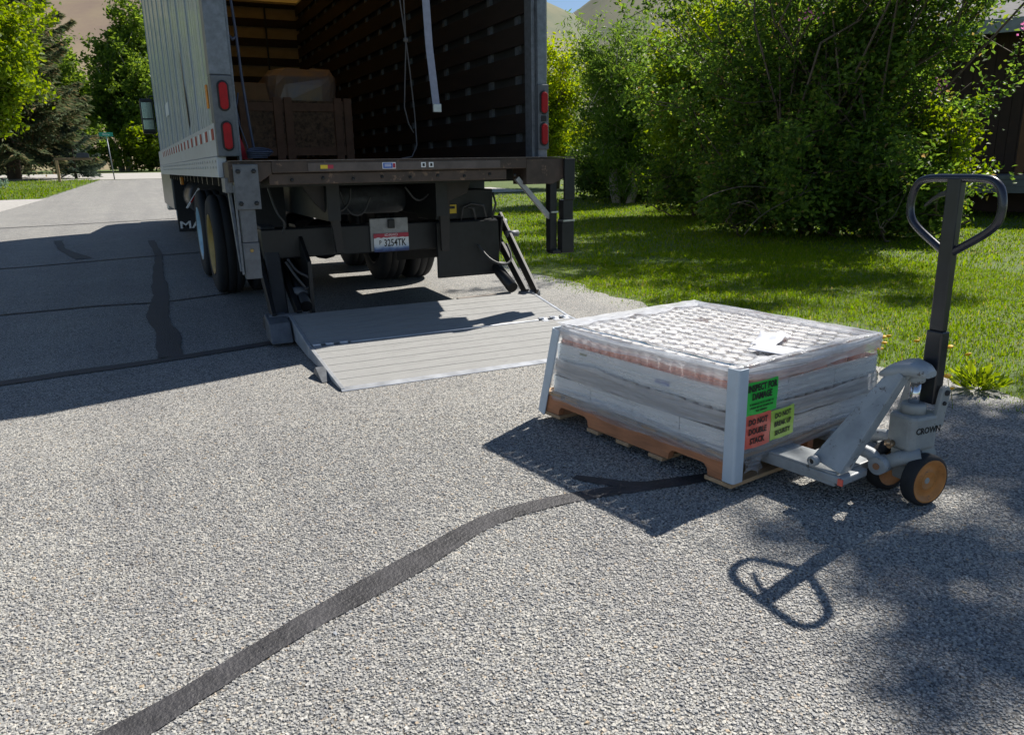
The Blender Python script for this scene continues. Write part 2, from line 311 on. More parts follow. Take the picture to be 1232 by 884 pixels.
# ------------------------------------------------------------------ setting: ground, road, hills
def structure(o): o['kind'] = 'structure'; return o
def stuff(o): o['kind'] = 'stuff'; return o
def terrain():
    xs = np.concatenate([np.linspace(-900, -60, 12), np.linspace(-50, 60, 56), np.linspace(75, 900, 12)])
    ys = np.concatenate([np.linspace(-300, -20, 8), np.linspace(-15, 80, 96), np.linspace(90, 900, 14)])
    X, Y = np.meshgrid(xs, ys); Z = tz(Y) - 0.012
    V = np.stack([X.ravel(), Y.ravel(), Z.ravel()], 1); nx = len(xs); ny = len(ys)
    i, j = np.meshgrid(np.arange(nx-1), np.arange(ny-1)); a = (j*nx+i).ravel(); F = np.stack([a, a+1, a+nx+1, a+nx], 1)
    structure(link('ground', npmesh('ground', V, F, M_ground, True)))
terrain()
def sheet(name, left, right, m, dz, n=240, jl=0.0, jr=0.0, seed=3):
    """strip between two polylines given as (x, y) lists, following the terrain"""
    def samp(P, seed, j):
        P = np.array(P, float); d = np.r_[0, np.cumsum(np.hypot(*np.diff(P, axis=0).T))]; t = np.linspace(0, d[-1], n)
        Q = np.stack([np.interp(t, d, P[:, 0]), np.interp(t, d, P[:, 1])], 1)
        if j: Q[:, 0] += j*noise1(t*3.0, seed, 5)
        return Q
    A = samp(left, seed, jl); B = samp(right, seed+1, jr); k = 5
    V = []
    for q in range(k):
        P = A+(B-A)*q/(k-1); V.append(np.c_[P, tz(P[:, 1])+dz])
    V = np.stack(V, 1).reshape(-1, 3); i, j = np.meshgrid(np.arange(k-1), np.arange(n-1)); a = (j*k+i).ravel(); F = np.stack([a, a+1, a+k+1, a+k], 1)
    return structure(link(name, npmesh(name, V, F, m, True)))
sheet('road', [(-3.3, -8), (-3.1, 24), (-2.5, 31), (-1.2, 52.2)], [(4.35, -8), (4.3, 1), (4.2, 4), (4.3, 8), (5.0, 20), (6.5, 52.2)], M_road, 0.0, n=600, jl=0.05, jr=0.10)
sheet('cross_street', [(-60, 58), (-20, 55.5), (-1, 53), (8, 52), (60, 49)], [(-60, 73), (-20, 72), (0, 71), (8, 70), (60, 66)], M_conc, 0.004, n=80)
sheet('driveway', [(-14, 23.5), (-3.0, 24)], [(-14, 30.5), (-2.4, 30.8)], M_conc, 0.004, n=40)
sheet('driveway', [(9.5, 26.0), (13.5, 25.5)], [(9.8, 30.0), (13.5, 29.5)], M_conc, 0.004, n=40)

def seal(pts, wd, seed, name='crack_seal'):
    P = np.array(pts, float); d = np.r_[0, np.cumsum(np.hypot(*np.diff(P, axis=0).T))]; n = max(20, int(d[-1]/0.03)); t = np.linspace(0, d[-1], n)
    # smooth path
    Q = np.stack([np.interp(t, d, P[:, 0]), np.interp(t, d, P[:, 1])], 1); ker = np.ones(9)/9
    Qs = Q.copy()
    for c in (0, 1):
        e = np.r_[np.full(4, Q[0, c]), Q[:, c], np.full(4, Q[-1, c])]; Qs[:, c] = np.convolve(e, ker, 'valid')
    T = np.gradient(Qs, axis=0); T /= np.linalg.norm(T, axis=1)[:, None]+1e-9; Nn = np.stack([-T[:, 1], T[:, 0]], 1)
    W = np.interp(t, np.linspace(0, d[-1], len(wd)), wd)
    l = W/2*1.10*(1+0.13*noise1(t*4, seed, 5)); r = W/2*1.10*(1+0.13*noise1(t*4, seed+5, 5))
    A = Qs+Nn*l[:, None]; B = Qs-Nn*r[:, None]
    V = np.concatenate([np.c_[A, tz(A[:, 1])+0.0042+seed*0.0004], np.c_[B, tz(B[:, 1])+0.0042+seed*0.0004]]); i = np.arange(n-1); F = np.stack([i, i+1, n+i+1, n+i], 1)
    return structure(link(name, npmesh(name, V, F, M_tar, False))), Qs, W
# ray helper for laying out marks on the ground
def gp(px, py, z=0.0):
    v = r2*((px-616)/925.8) - u2*((py-442)/925.8) + fw; t = (z-CH)/v.z; return (v.x*t, v.y*t)
SEALS = []
for pts, wd, sd in (
    ([gp(*p) for p in ((92, 915), (170, 877), (262, 817), (353, 758), (450, 703), (510, 675), (545, 648), (600, 621), (650, 606), (700, 597), (760, 588), (845, 576), (900, 566))], [0.10, 0.085, 0.085, 0.09, 0.10, 0.085, 0.085, 0.08, 0.08, 0.07, 0.05], 1),
    ([gp(*p) for p in ((684, 573), (720, 580), (775, 586), (810, 580))], [0.035, 0.06, 0.06, 0.03], 2),
    ([(-4, 5.45), (-2.0, 5.5), (-0.86, 5.62), (0.2, 5.78), (0.9, 5.95), (1.6, 6.0)], [0.1, 0.1, 0.12, 0.1], 3),
    ([(0.30, 14.6), (0.33, 12.4), (0.24, 10.3), (0.2, 8.6), (0.12, 7.5), (0.17, 6.6), (0.14, 5.8)], [0.1, 0.09, 0.1, 0.14, 0.16, 0.15], 4),
    ([(-2.6, 8.25), (-1.16, 8.28), (-0.4, 8.35), (0.2, 8.25), (1.0, 8.5)], [0.05, 0.055, 0.04], 5),
    ([(-1.13, 15.4), (-1.0, 14.0), (-0.75, 12.9), (-0.62, 12.4)], [0.12, 0.09, 0.2], 6),
    ([(-3, 11.7), (-1.2, 11.9), (0.3, 12.3), (1.4, 12.5)], [0.06, 0.05], 7),
    ([(-3, 18.6), (-1, 18.9), (1, 19.4)], [0.08, 0.06], 8)):
    o_, q_, w_ = seal(pts, wd, sd); SEALS.append((q_, w_))

def gravel():
    n = 185000
    r = np.sqrt(RNG.uniform(1.15**2, 4.1**2, n)); a = RNG.uniform(YAW-0.69, YAW+0.70, n)
    keep = RNG.uniform(0, 1, n) < np.clip((4.1-r)/1.7, 0, 1)**0.8*1.0
    x = r*np.sin(a); y = r*np.cos(a); keep &= (x < 3.85+0.1*noise1(y*3, 5))
    jit = RNG.uniform(0.36, 0.56, n)
    for q, wdt in SEALS[:3]:
        for k in range(0, len(q), 2):
            keep &= ~(((x-q[k, 0])**2+(y-q[k, 1])**2 < (wdt[k]*jit)**2) & (RNG.uniform(0, 1, n) > 0.004))
    # sheltered under the platform
    keep &= ~((x > 1.0) & (x < 3.12) & (y > 4.42) & (y < 6.0))
    x = x[keep]; y = y[keep]; n = len(x)
    s = RNG.gamma(6, 0.00052, n)+0.0012
    ang = RNG.uniform(0, 6.28, n); el = RNG.uniform(0.65, 1.0, n)
    k = 4; th = np.arange(k)*2*np.pi/k
    def ring(rad, z, jit):
        rr = rad*(1+jit*RNG.uniform(-1, 1, (n, k))); tt = th[None]+RNG.uniform(-.3, .3, (n, k))
        lx = rr*np.cos(tt)*s[:, None]; ly = rr*np.sin(tt)*s[:, None]*el[:, None]
        c, sn = np.cos(ang)[:, None], np.sin(ang)[:, None]
        return np.stack([x[:, None]+lx*c-ly*sn, y[:, None]+lx*sn+ly*c, z*s[:, None]*(1+0.35*RNG.uniform(-1, 1, (n, k)))], 2)
    V = np.concatenate([ring(1.0, -0.25, .2), ring(0.74, 0.34, .35)], 1)   # (n,10,3)
    V[:, :, 2] += 0.001
    b = np.arange(n)[:, None]*8
    tri = []
    for i in range(k):
        j = (i+1) % k; tri += [[i, j, 4+j], [i, 4+j, 4+i]]
    tri += [[4, 5, 6], [4, 6, 7]]
    F = (b[:, :, None]+np.array(tri)[None]).reshape(-1, 3)
    stuff(tag(link('gravel', npmesh('gravel', V.reshape(-1, 3), F, M_stone)), 'grey and tan stone chips bedded in the road surface', 'gravel'))
gravel()

def hill_material(name, a, b_, c):
    M = bpy.data.materials.new(name); M.use_nodes = True; nt = M.node_tree; b = nt.nodes['Principled BSDF']
    tc = node(nt, 'ShaderNodeTexCoord'); n1 = node(nt, 'ShaderNodeTexNoise', Scale=0.006, Detail=9.0, Roughness=0.68); nt.links.new(tc.outputs['Object'], n1.inputs[0])
    rp = ramp(nt, n1.outputs['Fac'], [(0.36, c), (0.5, a), (0.66, b_)]); nt.links.new(rp.outputs[0], b.inputs['Base Color']); b.inputs['Roughness'].default_value = 0.95
    return M
def hills(name, az0, az1, r0, r1, hf, m, seed, label=None):
    na, nr = 90, 40; az = np.linspace(az0, az1, na); t = np.linspace(0, 1, nr)
    A, T = np.meshgrid(np.radians(az), t); rr = r0+(r1-r0)*T
    H = hf(np.degrees(A))*r1*np.minimum(1, T/0.9)**1.25
    X = rr*np.sin(A); Y = rr*np.cos(A)
    rs = np.random.default_rng(seed); nz = np.zeros_like(X)
    for k in range(26):
        f = 0.004*1.35**(k/2.2); th = rs.uniform(0, 6.28); nz += np.sin((X*np.cos(th)+Y*np.sin(th))*f+rs.uniform(0, 6.28))/f*0.012
    Z = H*1.0+nz*np.minimum(1, T*2.2)*0.55 - 2
    Z[-1] *= 0.8
    V = np.stack([X.ravel(), Y.ravel(), Z.ravel()], 1); i, j = np.meshgrid(np.arange(na-1), np.arange(nr-1)); a = (j*na+i).ravel(); F = np.stack([a, a+1, a+na+1, a+na], 1)
    structure(link(name, npmesh(name, V, F, m, True)))
M_hillL = hill_material('dry_hillside', (0.27, 0.21, 0.13), (0.22, 0.21, 0.10), (0.20, 0.14, 0.11))
M_hillR = hill_material('green_hillside', (0.15, 0.15, 0.085), (0.19, 0.175, 0.11), (0.10, 0.12, 0.07))
hills('hill', -40, 16, 260, 900, lambda a: 0.30+0.03*np.sin(a*0.2), M_hillL, 4)
hills('hill', 12, 36, 500, 1500, lambda a: np.interp(a, [12, 22, 26, 28.5, 30.5, 36], [0.30, 0.26, 0.205, 0.18, 0.165, 0.07]), M_hillR, 6)
hills('hill', 22, 95, 600, 1900, lambda a: np.interp(a, [22, 28, 30.5, 33, 36, 45, 95], [0.06, 0.145, 0.163, 0.19, 0.21, 0.25, 0.22]), M_hillR, 8)

# ------------------------------------------------------------------ the truck
TX, TY = 1.9, 5.86
OFF = (TX, TY, 0)
truck = empty('box_truck', 'white box truck with open rear and lowered tail lift standing on the road', 'truck', (TX, TY, 0))
XL, XR, YR, YF, ZB, ZT = 0.617, 3.17, 5.86, 14.9, 1.33, 4.08
def P(name, mb, m, bevel=0, parent=None): return mb.build(name, m, parent or truck, bevel, OFF)
def shared(name, me, parent, loc, rot=None): return link(name, me, parent, loc, rot)

# left side wall of vertical panels
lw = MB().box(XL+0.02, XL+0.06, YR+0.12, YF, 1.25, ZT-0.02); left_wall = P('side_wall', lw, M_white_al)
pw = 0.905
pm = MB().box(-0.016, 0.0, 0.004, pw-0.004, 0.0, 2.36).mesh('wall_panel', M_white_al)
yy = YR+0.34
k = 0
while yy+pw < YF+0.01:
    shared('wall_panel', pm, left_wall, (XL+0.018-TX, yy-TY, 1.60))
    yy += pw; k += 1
rib = MB()
for i in range(k+1): rib.box(XL-0.006, XL+0.003, YR+0.33+i*pw-0.012, YR+0.33+i*pw+0.012, 1.60, ZT-0.12)
stuff(P('rib', rib, mat('grey_rib', (0.36, 0.40, 0.44), 0.45, var=0.2), parent=left_wall))
P('corner_post', MB().box(XL-0.004, XL+0.02, YR+0.0, YR+0.33, 1.40, ZT-0.1), mat('green_reflection_white', (0.46, 0.54, 0.51), 0.3, var=0.08, coat=0.2), 0.003)  # greenish reflection on the white side put into the base colour
P('bottom_rail', MB().box(XL-0.010, XL+0.03, YR+0.01, YF, 1.375, 1.595).box(XL-0.014, XL+0.05, YR+0.02, YF, 1.23, 1.372), mat('rail_paint', (0.50, 0.54, 0.60), 0.4, metal=0.25, var=0.15), 0.004)
P('top_rail', MB().box(XL-0.012, XL+0.06, YR, YF, ZT-0.118, ZT), M_al, 0.004); P('top_rail', MB().box(XR-0.06, XR+0.012, YR, YF, ZT-0.118, ZT), M_al, 0.004)
rv = MB()
for i in range(40):
    y = YR+0.08+i*0.2
    for z in (1.30, 1.34): rv.lathe([(0.010, -0.016), (0.009, -0.019), (0.004, -0.021)], 6, Matrix.Translation((XL+0.0005, y, z)) @ Matrix.Rotation(R(90), 4, 'Y'))
stuff(P('rivet', rv, M_steel))
# reflective tape squares along the bottom rail
tr_ = MB().box(-0.003, 0, 0, 0.14, 0, 0.075).mesh('reflector_tape', M_red); tw_ = MB().box(-0.003, 0, 0, 0.14, 0, 0.075).mesh('reflector_tape', M_wh)
for i in range(17): 
    shared('reflector_tape', tr_, truck, (XL-0.0105-TX, YR+0.06+i*0.46-TY, 1.485))
    shared('reflector_tape', tw_, truck, (XL-0.0105-TX, YR+0.202+i*0.46-TY, 1.485))
P('side_marker', MB().box(XL-0.02, XL-0.0045, YR+0.19, YR+0.235, 1.70, 1.86), M_orange, 0.006)
P('side_decal', MB().box(XL-0.0075, XL-0.001, YR+4.9, YR+5.5, 1.95, 2.1), M_wh)
# scuffs on the side
P('scrape', MB().prism([(YR+2.05, 1.70), (YR+2.12, 1.66), (YR+2.2, 1.95), (YR+2.24, 2.3), (YR+2.18, 2.32), (YR+2.12, 2.0)], XL-0.0075, XL-0.0068, 'x'), M_blk)

# right side wall: sheet, posts, slats
rwall = P('side_wall', MB().box(XR-0.01, XR, YR+0.12, YF, 1.23, ZT-0.02), M_white_al)
P('gap_shade_sheet', MB().box(XR-0.022, XR-0.0105, YR+0.12, YF, 1.23, ZT-0.02), mat('gap_shade_dark', (0.045, 0.042, 0.04), 0.6), parent=rwall)  # dark sheet over the white wall, paints the shade in the slat gaps
pp = MB().box(-0.03, 0, -0.03, 0.03, 1.34, ZT-0.03).mesh('wall_post', M_galv)
y = YR+0.36
while y < YF-0.1:
    shared('wall_post', pp, rwall, (XR-0.022-TX, y-TY, 0)); y += 0.55
sm = MB().box(-0.02, 0, 0.0, YF-YR-0.16, 0, 0.16).mesh('wall_slat', M_slat)
for i in range(12):
    z = 1.36+0.233*i-0.05
    if z+0.16 < ZT: shared('wall_slat', sm, rwall, (XR-0.054-TX, 0.13, z))
# front wall: plywood with dark slats
fwall = P('front_wall', MB().box(XL+0.06, XR-0.022, YF-0.03, YF, 1.23, ZT-0.02), M_ply)
fs = MB().box(0.0, XR-XL-0.14, -0.03, 0, 0, 0.13).mesh('wall_slat', M_slat)
for i in range(9): shared('wall_slat', fs, fwall, (XL+0.06-TX, YF-0.031-TY, 1.46+0.315*i))
P('wall_post', MB().box(2.55, 2.58, YF-0.075, YF-0.062, 1.34, ZT-0.06), M_blk, parent=fwall)
# roof: translucent sheet and bows
P('roof', MB().box(XL+0.05, XR-0.05, YR+0.1, YF, ZT-0.012, ZT-0.004), M_roof)
bowm = MB().box(0, XR-XL-0.13, -0.02, 0.02, 0.042, 0.075).mesh('roof_bow', M_ply)
y = YR+0.4
while y < YF-0.1: shared('roof_bow', bowm, truck, (XL+0.065-TX, y-TY, ZT-0.09)); y += 0.5
# roll-up door stowed under the roof
P('rolled_door', MB().box(XL+0.1, XR-0.1, YR+0.3, YR+3.0, ZT-0.24, ZT-0.20), M_galv)
# floor with boards
fl = MB().box(XL+0.05, XR-0.03, YR+0.02, YF, 1.25, 1.315); floor = P('floor', fl, M_blk)
fb = MB().box(0.004, 0.156, 0, YF-YR-0.1, 0, 0.014).mesh('floor_board', M_floor)
for i in range(15): shared('floor_board', fb, floor, (XL+0.09+i*0.16-TX, 0.03, 1.316))
# rear frame
P('rear_post', MB().box(XL-0.008, XL+0.13, YR-0.06, YR+0.12, 1.90, ZT), M_galv, 0.006)
P('rear_post', MB().box(XR-0.075, XR+0.008, YR-0.06, YR+0.12, 1.32, ZT), M_galv, 0.006)
P('door_track', MB().box(XR-0.11, XR-0.078, YR-0.02, YR+0.1, 1.34, ZT-0.1), M_galv, 0.003)
P('door_track', MB().box(XL+0.133, XL+0.150, YR-0.02, YR+0.1, 1.34, ZT-0.1), M_galv, 0.003)
P('rear_header', MB().box(XL, XR, YR-0.055, YR+0.12, ZT-0.2, ZT+0.02), M_galv, 0.006)
P('grab_rail', MB().tube([(XR+0.02, YR-0.02, 2.0), (XR+0.02, YR-0.02, 3.3)], 0.012, 8), M_al)
def lamp_box(x0, x1, z0, z1, lx, lens):
    b = P('lamp_housing', MB().box(x0, x1, YR-0.075, YR+0.10, z0, z1), M_gbox, 0.006)
    for zc, h in lens:
        for nm, rr, hh, d, mm in (('lamp_gasket', 0.038, h, 0.086, M_rub), ('tail_lamp', 0.027, h-0.012, 0.100, M_red)):
            pts = []
            for s, base in ((1, 0), (-1, math.pi)):
                for q in range(9):
                    a = base+math.pi*q/8; pts.append((lx+rr*math.cos(a), zc+s*(hh-rr)+rr*math.sin(a)))
            P(nm, MB().prism(pts, YR-d, YR-0.07, 'y'), mm, 0.006, b)
    return b
lamp_box(XL-0.008, XL+0.13, 1.37, 1.897, XL+0.064, [(1.765, 0.10), (1.505, 0.10)])
lamp_box(XR-0.082, XR+0.016, 1.40, 1.905, XR-0.03, [(1.765, 0.092), (1.52, 0.092)])
P('lamp_bracket', MB().box(XR-0.055, XR-0.008, YR-0.083, YR-0.07, 1.62, 1.665), M_blk, 0.004)
# rear sill and bed extension
YE = 5.56
sill = P('rear_sill', MB().box(XL+0.30, 2.86, YE, YR+0.1, 1.255, 1.333).box(XL+0.28, 2.70, YE+0.03, YR+0.1, 1.175, 1.252), M_sill, 0.005)
P('rear_sill', MB().prism([(XL+0.02, 1.20), (XL+0.22, 1.20), (XL+0.30, 1.252), (XL+0.30, 1.330), (XL+0.02, 1.330)], YE+0.005, YR+0.05, 'y'), M_sill, 0.004)
P('rear_sill', MB().prism([(2.862, 1.13), (3.10, 1.13), (3.28, 1.20), (3.28, 1.328), (2.862, 1.328)], YE+0.005, YE+0.25, 'y'), M_sill, 0.004)
P('sill_edge', MB().box(XL+0.04, 3.29, YE-0.004, YE+0.3, 1.334, 1.340), mat('sill_edge_steel', (0.16, 0.13, 0.115), 0.5, metal=0.4, var=0.5, scale=30))
P('sill_plate', MB().box(1.16, 2.63, YE-0.006, YE-0.001, 1.262, 1.318), mat('dark_sill_plate', (0.11, 0.085, 0.075), 0.5, var=0.4, scale=6), 0.001)
def sticker(name, x0, x1, z0, z1, m, y=YE-0.009, parent=None): return P(name, MB().box(x0, x1, y, y+0.002, z0, z1), m, 0, parent)
for i in range(9): P('bolt', MB().lathe([(0.013, 0), (0.012, 0.007), (0.005, 0.011)], 8, Matrix.Translation((1.05+i*0.215, YE+0.03, 1.205+0.01*(i % 2))) @ Matrix.Rotation(R(90), 4, 'X')), M_blk, parent=sill)
s1 = sticker('decal', 1.245, 1.295, 1.278, 1.303, M_yel); sticker('decal', 1.295, 1.335, 1.278, 1.303, M_pred)
sticker('decal', 1.69, 1.79, 1.27, 1.315, M_wh); sticker('decal', 1.695, 1.765, 1.274, 1.311, M_blu, YE-0.011); sticker('decal', 1.768, 1.786, 1.276, 1.308, M_pred, YE-0.011)
for x in (1.985, 2.045):
    sticker('decal', x, x+0.036, 1.276, 1.312, M_wh)
    sticker('decal_mark', x+0.010, x+0.027, 1.283, 1.305, M_blk, YE-0.011)
for z in (1.298, 1.286): sticker('decal_line', 1.705, 1.755, z, z+0.005, M_wh, YE-0.0125)
# dock posts left and right
bl = MB()
dk = P('dock_plate', MB().box(XL+0.045, XL+0.205, YE-0.03, YE-0.01, 1.02, 1.315), M_gbox, 0.004)
for x in (XL+0.075, XL+0.175):
    for z in (1.06, 1.27): bl.lathe([(0.016, 0), (0.016, 0.008), (0.009, 0.012)], 6, Matrix.Translation((x, YE-0.03, z)) @ Matrix.Rotation(R(90), 4, 'X'))
P('bolt', bl, M_blk, parent=dk)
P('dock_post', MB().box(XL+0.065, XL+0.165, YE-0.008, YE+0.06, 0.80, 1.02).box(XL+0.062, XL+0.168, YE-0.014, YE+0.06, 0.55, 0.798), M_gbox, 0.004)
P('bolt', MB().lathe([(0.013, 0), (0.012, 0.006), (0.005, 0.010)], 8, Matrix.Translation((XL+0.115, YE-0.014, 0.745)) @ Matrix.Rotation(R(90), 4, 'X')), M_rimy, parent=dk)
P('step_bracket', MB().bar((XL+0.03, YE+0.22, 1.22), (XL+0.045, YE+0.05, 0.60), 0.02, 0.03).bar((XL+0.05, YE+0.04, 1.18), (XL+0.05, YE+0.02, 0.58), 0.014, 0.02).box(XL+0.0, XL+0.05, YE+0.1, YE+0.3, 1.13, 1.228), M_galv, 0.002)
P('dock_plate', MB().box(3.19, 3.285, YE-0.03, YE-0.004, 1.0, 1.326), M_blk, 0.004)
P('dock_post', MB().box(3.085, 3.145, YE+0.02, YE+0.10, 0.58, 1.2).box(3.185, 3.275, YE-0.02, YE+0.06, 0.83, 1.0), M_blk, 0.004)
P('dock_post', MB().box(3.165, 3.275, YE-0.035, YE+0.05, 0.575, 0.828).box(3.085, 3.165, YE-0.02, YE+0.08, 0.57, 0.60), M_blk, 0.004)
P('step_bracket', MB().box(3.088, 3.15, YE+0.005, YE+0.1, 0.90, 0.912).box(3.17, 3.28, YE-0.04, YE+0.05, 0.829, 0.842), M_steel)
P('dock_brace', MB().bar((2.82, YE+0.10, 1.18), (3.10, YE+0.06, 0.86), 0.05, 0.035), mat('brace_grey', (0.35, 0.36, 0.38), 0.35, metal=0.6, var=0.3))
# chassis and underbody
ch = MB()
for x in (1.45, 2.35): ch.box(x-0.05, x+0.05, YR+0.25, 18.2, 0.88, 1.15)
for i in range(18): ch.box(XL+0.1, XR-0.1, YR+0.15+i*0.5, YR+0.20+i*0.5, 1.151, 1.248)
P('chassis', ch, M_blk)
M_bb = mat('brown_black_steel', (0.032, 0.027, 0.025), 0.55, metal=0.15, var=0.4)
P('lift_frame', MB().prism([(2.36, 1.17), (2.66, 1.17), (2.62, 1.06), (2.46, 1.0), (2.44, 0.58), (2.37, 0.58)], 6.20, 6.24, 'y'), M_bb, 0.005)
P('lift_frame', MB().prism([(1.22, 1.17), (1.50, 1.17), (1.53, 0.62), (1.47, 0.62), (1.44, 0.90), (1.32, 1.02)], 6.20, 6.24, 'y'), M_bb, 0.005)
P('lift_beam', MB().box(0.92, 3.0, 6.37, 6.62, 0.585, 0.82), M_blk, 0.01)
P('guard_plate', MB().box(2.38, 2.97, 6.33, 6.365, 0.33, 0.81), M_blk, 0.006)
P('pump_box', MB().box(2.40, 2.95, 6.40, 6.9, 0.825, 1.08), M_blk, 0.01)
yd = P('warning_decal', MB().box(2.46, 2.59, 6.385, 6.398, 0.88, 0.955), M_yel)
P('decal_line', MB().box(2.475, 2.575, 6.383, 6.3845, 0.92, 0.943), M_blk, parent=yd)
hz = MB()
M_hl = mat('dull_grey_hose', (0.045, 0.045, 0.048), 0.5)
for pts in (((2.62, 0.82), (2.64, 0.93), (2.72, 0.96), (2.84, 0.94), (2.86, 0.83)), ((2.76, 0.82), (2.74, 0.92), (2.68, 0.93)), ((2.92, 0.82), (2.96, 0.95), (2.93, 1.05))): P('hydraulic_line', MB().tube([(a, 6.36, b) for a, b in pts], 0.010, 7), M_hl)
for pts in (((2.75, 6.30, 0.60), (2.82, 6.2, 0.47), (2.95, 6.15, 0.42), (3.04, 6.2, 0.48), (3.02, 6.28, 0.60)), ((1.08, 6.2, 0.60), (1.13, 6.15, 0.50), (1.22, 6.12, 0.46), (1.24, 6.15, 0.38), (1.18, 6.15, 0.36)), ((1.06, 6.18, 0.58), (1.12, 6.12, 0.46), (1.18, 6.12, 0.38))):
    P('hydraulic_line', MB().tube(smooth_path(pts), 0.011, 8), M_hl)
for pts in (((1.35, 6.3, 1.12), (1.40, 6.28, 0.98), (1.52, 6.25, 0.93), (1.62, 6.28, 1.0), (1.64, 6.3, 1.12)), ((1.55, 6.3, 1.1), (1.60, 6.28, 0.92), (1.72, 6.26, 0.90), (1.80, 6.3, 1.05)), ((0.98, 6.2, 1.15), (1.02, 6.15, 0.95), (1.08, 6.15, 0.88), (1.06, 6.2, 0.80)), ((2.1, 6.3, 1.12), (2.2, 6.28, 0.98), (2.34, 6.3, 1.08))):
    P('cable', MB().tube(smooth_path(pts), 0.009, 7), M_hl)
for yc_ in (7.0, 7.35): P('air_tank', MB().lathe([(0.02, -0.42), (0.10, -0.38), (0.125, -0.3), (0.125, 0.3), (0.10, 0.38), (0.02, 0.42)], 18, Matrix.Translation((1.95, yc_, 1.0)) @ Matrix.Rotation(R(90), 4, 'Y')), M_gbox)
P('sun_block_box', MB().box(2.9, 3.08, 6.85, 7.95, 0.34, 1.2), M_blk, 0.015)  # added box, sized to block sun coming in under the bed
# plate and its bracket
lb = P('plate_bracket', MB().box(1.795, 2.125, 6.345, 6.366, 0.60, 0.868), mat('bare_grey_plate', (0.30, 0.30, 0.30), 0.5, metal=0.3, var=0.3, scale=14), 0.003)
P('plate_lamp', MB().box(1.945, 2.0, 6.31, 6.344, 0.785, 0.86), M_blk, 0.006, lb)
def plate_mat():
    M = bpy.data.materials.new('number_plate_print'); M.use_nodes = True; nt = M.node_tree; b = nt.nodes['Principled BSDF']
    tc = node(nt, 'ShaderNodeTexCoord'); sp = node(nt, 'ShaderNodeSeparateXYZ'); nt.links.new(tc.outputs['Generated'], sp.inputs[0])
    n = node(nt, 'ShaderNodeTexNoise', Scale=6.0, Detail=3.0); nt.links.new(tc.outputs['Generated'], n.inputs[0])
    ad = node(nt, 'ShaderNodeMath', operation='MULTIPLY_ADD'); ad.inputs[1].default_value = 0.25; nt.links.new(n.outputs[0], ad.inputs[0]); nt.links.new(sp.outputs[2], ad.inputs[2])
    rp = ramp(nt, ad.outputs[0], [(0.20, (0.03, 0.05, 0.16)), (0.30, (0.10, 0.19, 0.40)), (0.42, (0.55, 0.62, 0.72)), (0.6, (0.72, 0.74, 0.76)), (0.87, (0.72, 0.73, 0.75)), (0.90, (0.42, 0.03, 0.06))]); nt.links.new(rp.outputs[0], b.inputs['Base Color']); b.inputs['Roughness'].default_value = 0.45
    return M
npz = P('number_plate', MB().box(1.818, 2.122, 6.334, 6.3385, 0.592, 0.744), plate_mat(), 0.001, lb)
RX = Matrix.Rotation(R(90), 4, 'X')
def ptext(body, size, x, z, m, y, parent, sx=1.0, bold=0.0): return text(body, size, Matrix.Translation((x-TX, y-TY, z)) @ RX, m, 'lettering', parent, sx=sx, bold=bold)
ptext('P', 0.05, 1.872, 0.668, M_ink, 6.3335, lb, 0.8, 0.0008); ptext('3254TK', 0.082, 2.000, 0.662, M_ink, 6.3335, lb, 0.72, 0.0016); ptext('IDAHO', 0.03, 1.97, 0.730, M_wh, 6.3335, lb, 1.2)
# wheels
def wheel(x0, x1, yc, zc, rr, rim, dish_out):
    xm = (x0+x1)/2; h = (x1-x0)/2
    Mx = Matrix.Translation((xm, yc, zc)) @ Matrix.Rotation(R(90), 4, 'Y')
    prof = [(0.29, -h*0.9), (0.33, -h), (rr-0.05, -h), (rr-0.012, -h*0.86), (rr, -h*0.7), (rr, -h*0.36), (rr-0.012, -h*0.33), (rr-0.012, -h*0.28), (rr, -h*0.25), (rr, h*0.25), (rr-0.012, h*0.28), (rr-0.012, h*0.33), (rr, h*0.36), (rr, h*0.7), (rr-0.012, h*0.86), (rr-0.05, h), (0.33, h), (0.29, h*0.9)]
    t = P('wheel', MB().lathe(prof, 40, Mx, closed=False), M_tyre)
    s = -1 if dish_out < 0 else 1
    rp = [(0.0, s*h*0.1), (0.10, s*h*0.12), (0.12, s*h*0.4), (0.15, s*h*0.12), (0.25, s*h*0.1), (0.27, s*h*0.86), (0.30, s*h*0.95), (0.31, s*h*1.02), (0.29, s*h*0.9)]
    P('rim', MB().lathe(rp, 32, Mx, closed=False), rim, parent=t)
    return t
for yc, rim in ((8.62, M_rimy), (9.92, M_rimb)):
    z = 0.50+float(tz(yc))
    wheel(0.74, 1.01, yc, z, 0.50, rim, -1); wheel(1.08, 1.35, yc, z, 0.50, rim, 1)
    wheel(2.45, 2.72, yc, z, 0.50, M_blk, -1); wheel(2.79, 3.06, yc, z, 0.50, rim, 1)
    P('axle', MB().cyl((1.0, yc, z), (2.8, yc, z), 0.07, 12).lathe([(0.12, -0.22), (0.22, -0.08), (0.22, 0.08), (0.12, 0.22)], 16, Matrix.Translation((1.9, yc, z)) @ Matrix.Rotation(R(90), 4, 'X')), M_blk)
zf = 0.50+float(tz(16.3))
wheel(0.86, 1.14, 16.3, zf, 0.5, M_rimb, -1); wheel(2.66, 2.94, 16.3, zf, 0.5, M_rimb, 1)
P('mud_flap', MB().box(0.98, 1.36, 7.7, 7.72, 0.42, 1.15), M_rub); P('mud_flap', MB().box(2.45, 3.05, 7.7, 7.72, 0.35, 1.15), M_rub)
mfz = float(tz(14.5))
mf = P('mud_flap', MB().box(0.76, 1.30, 14.50, 14.52, mfz+0.13, 1.2), M_rub)
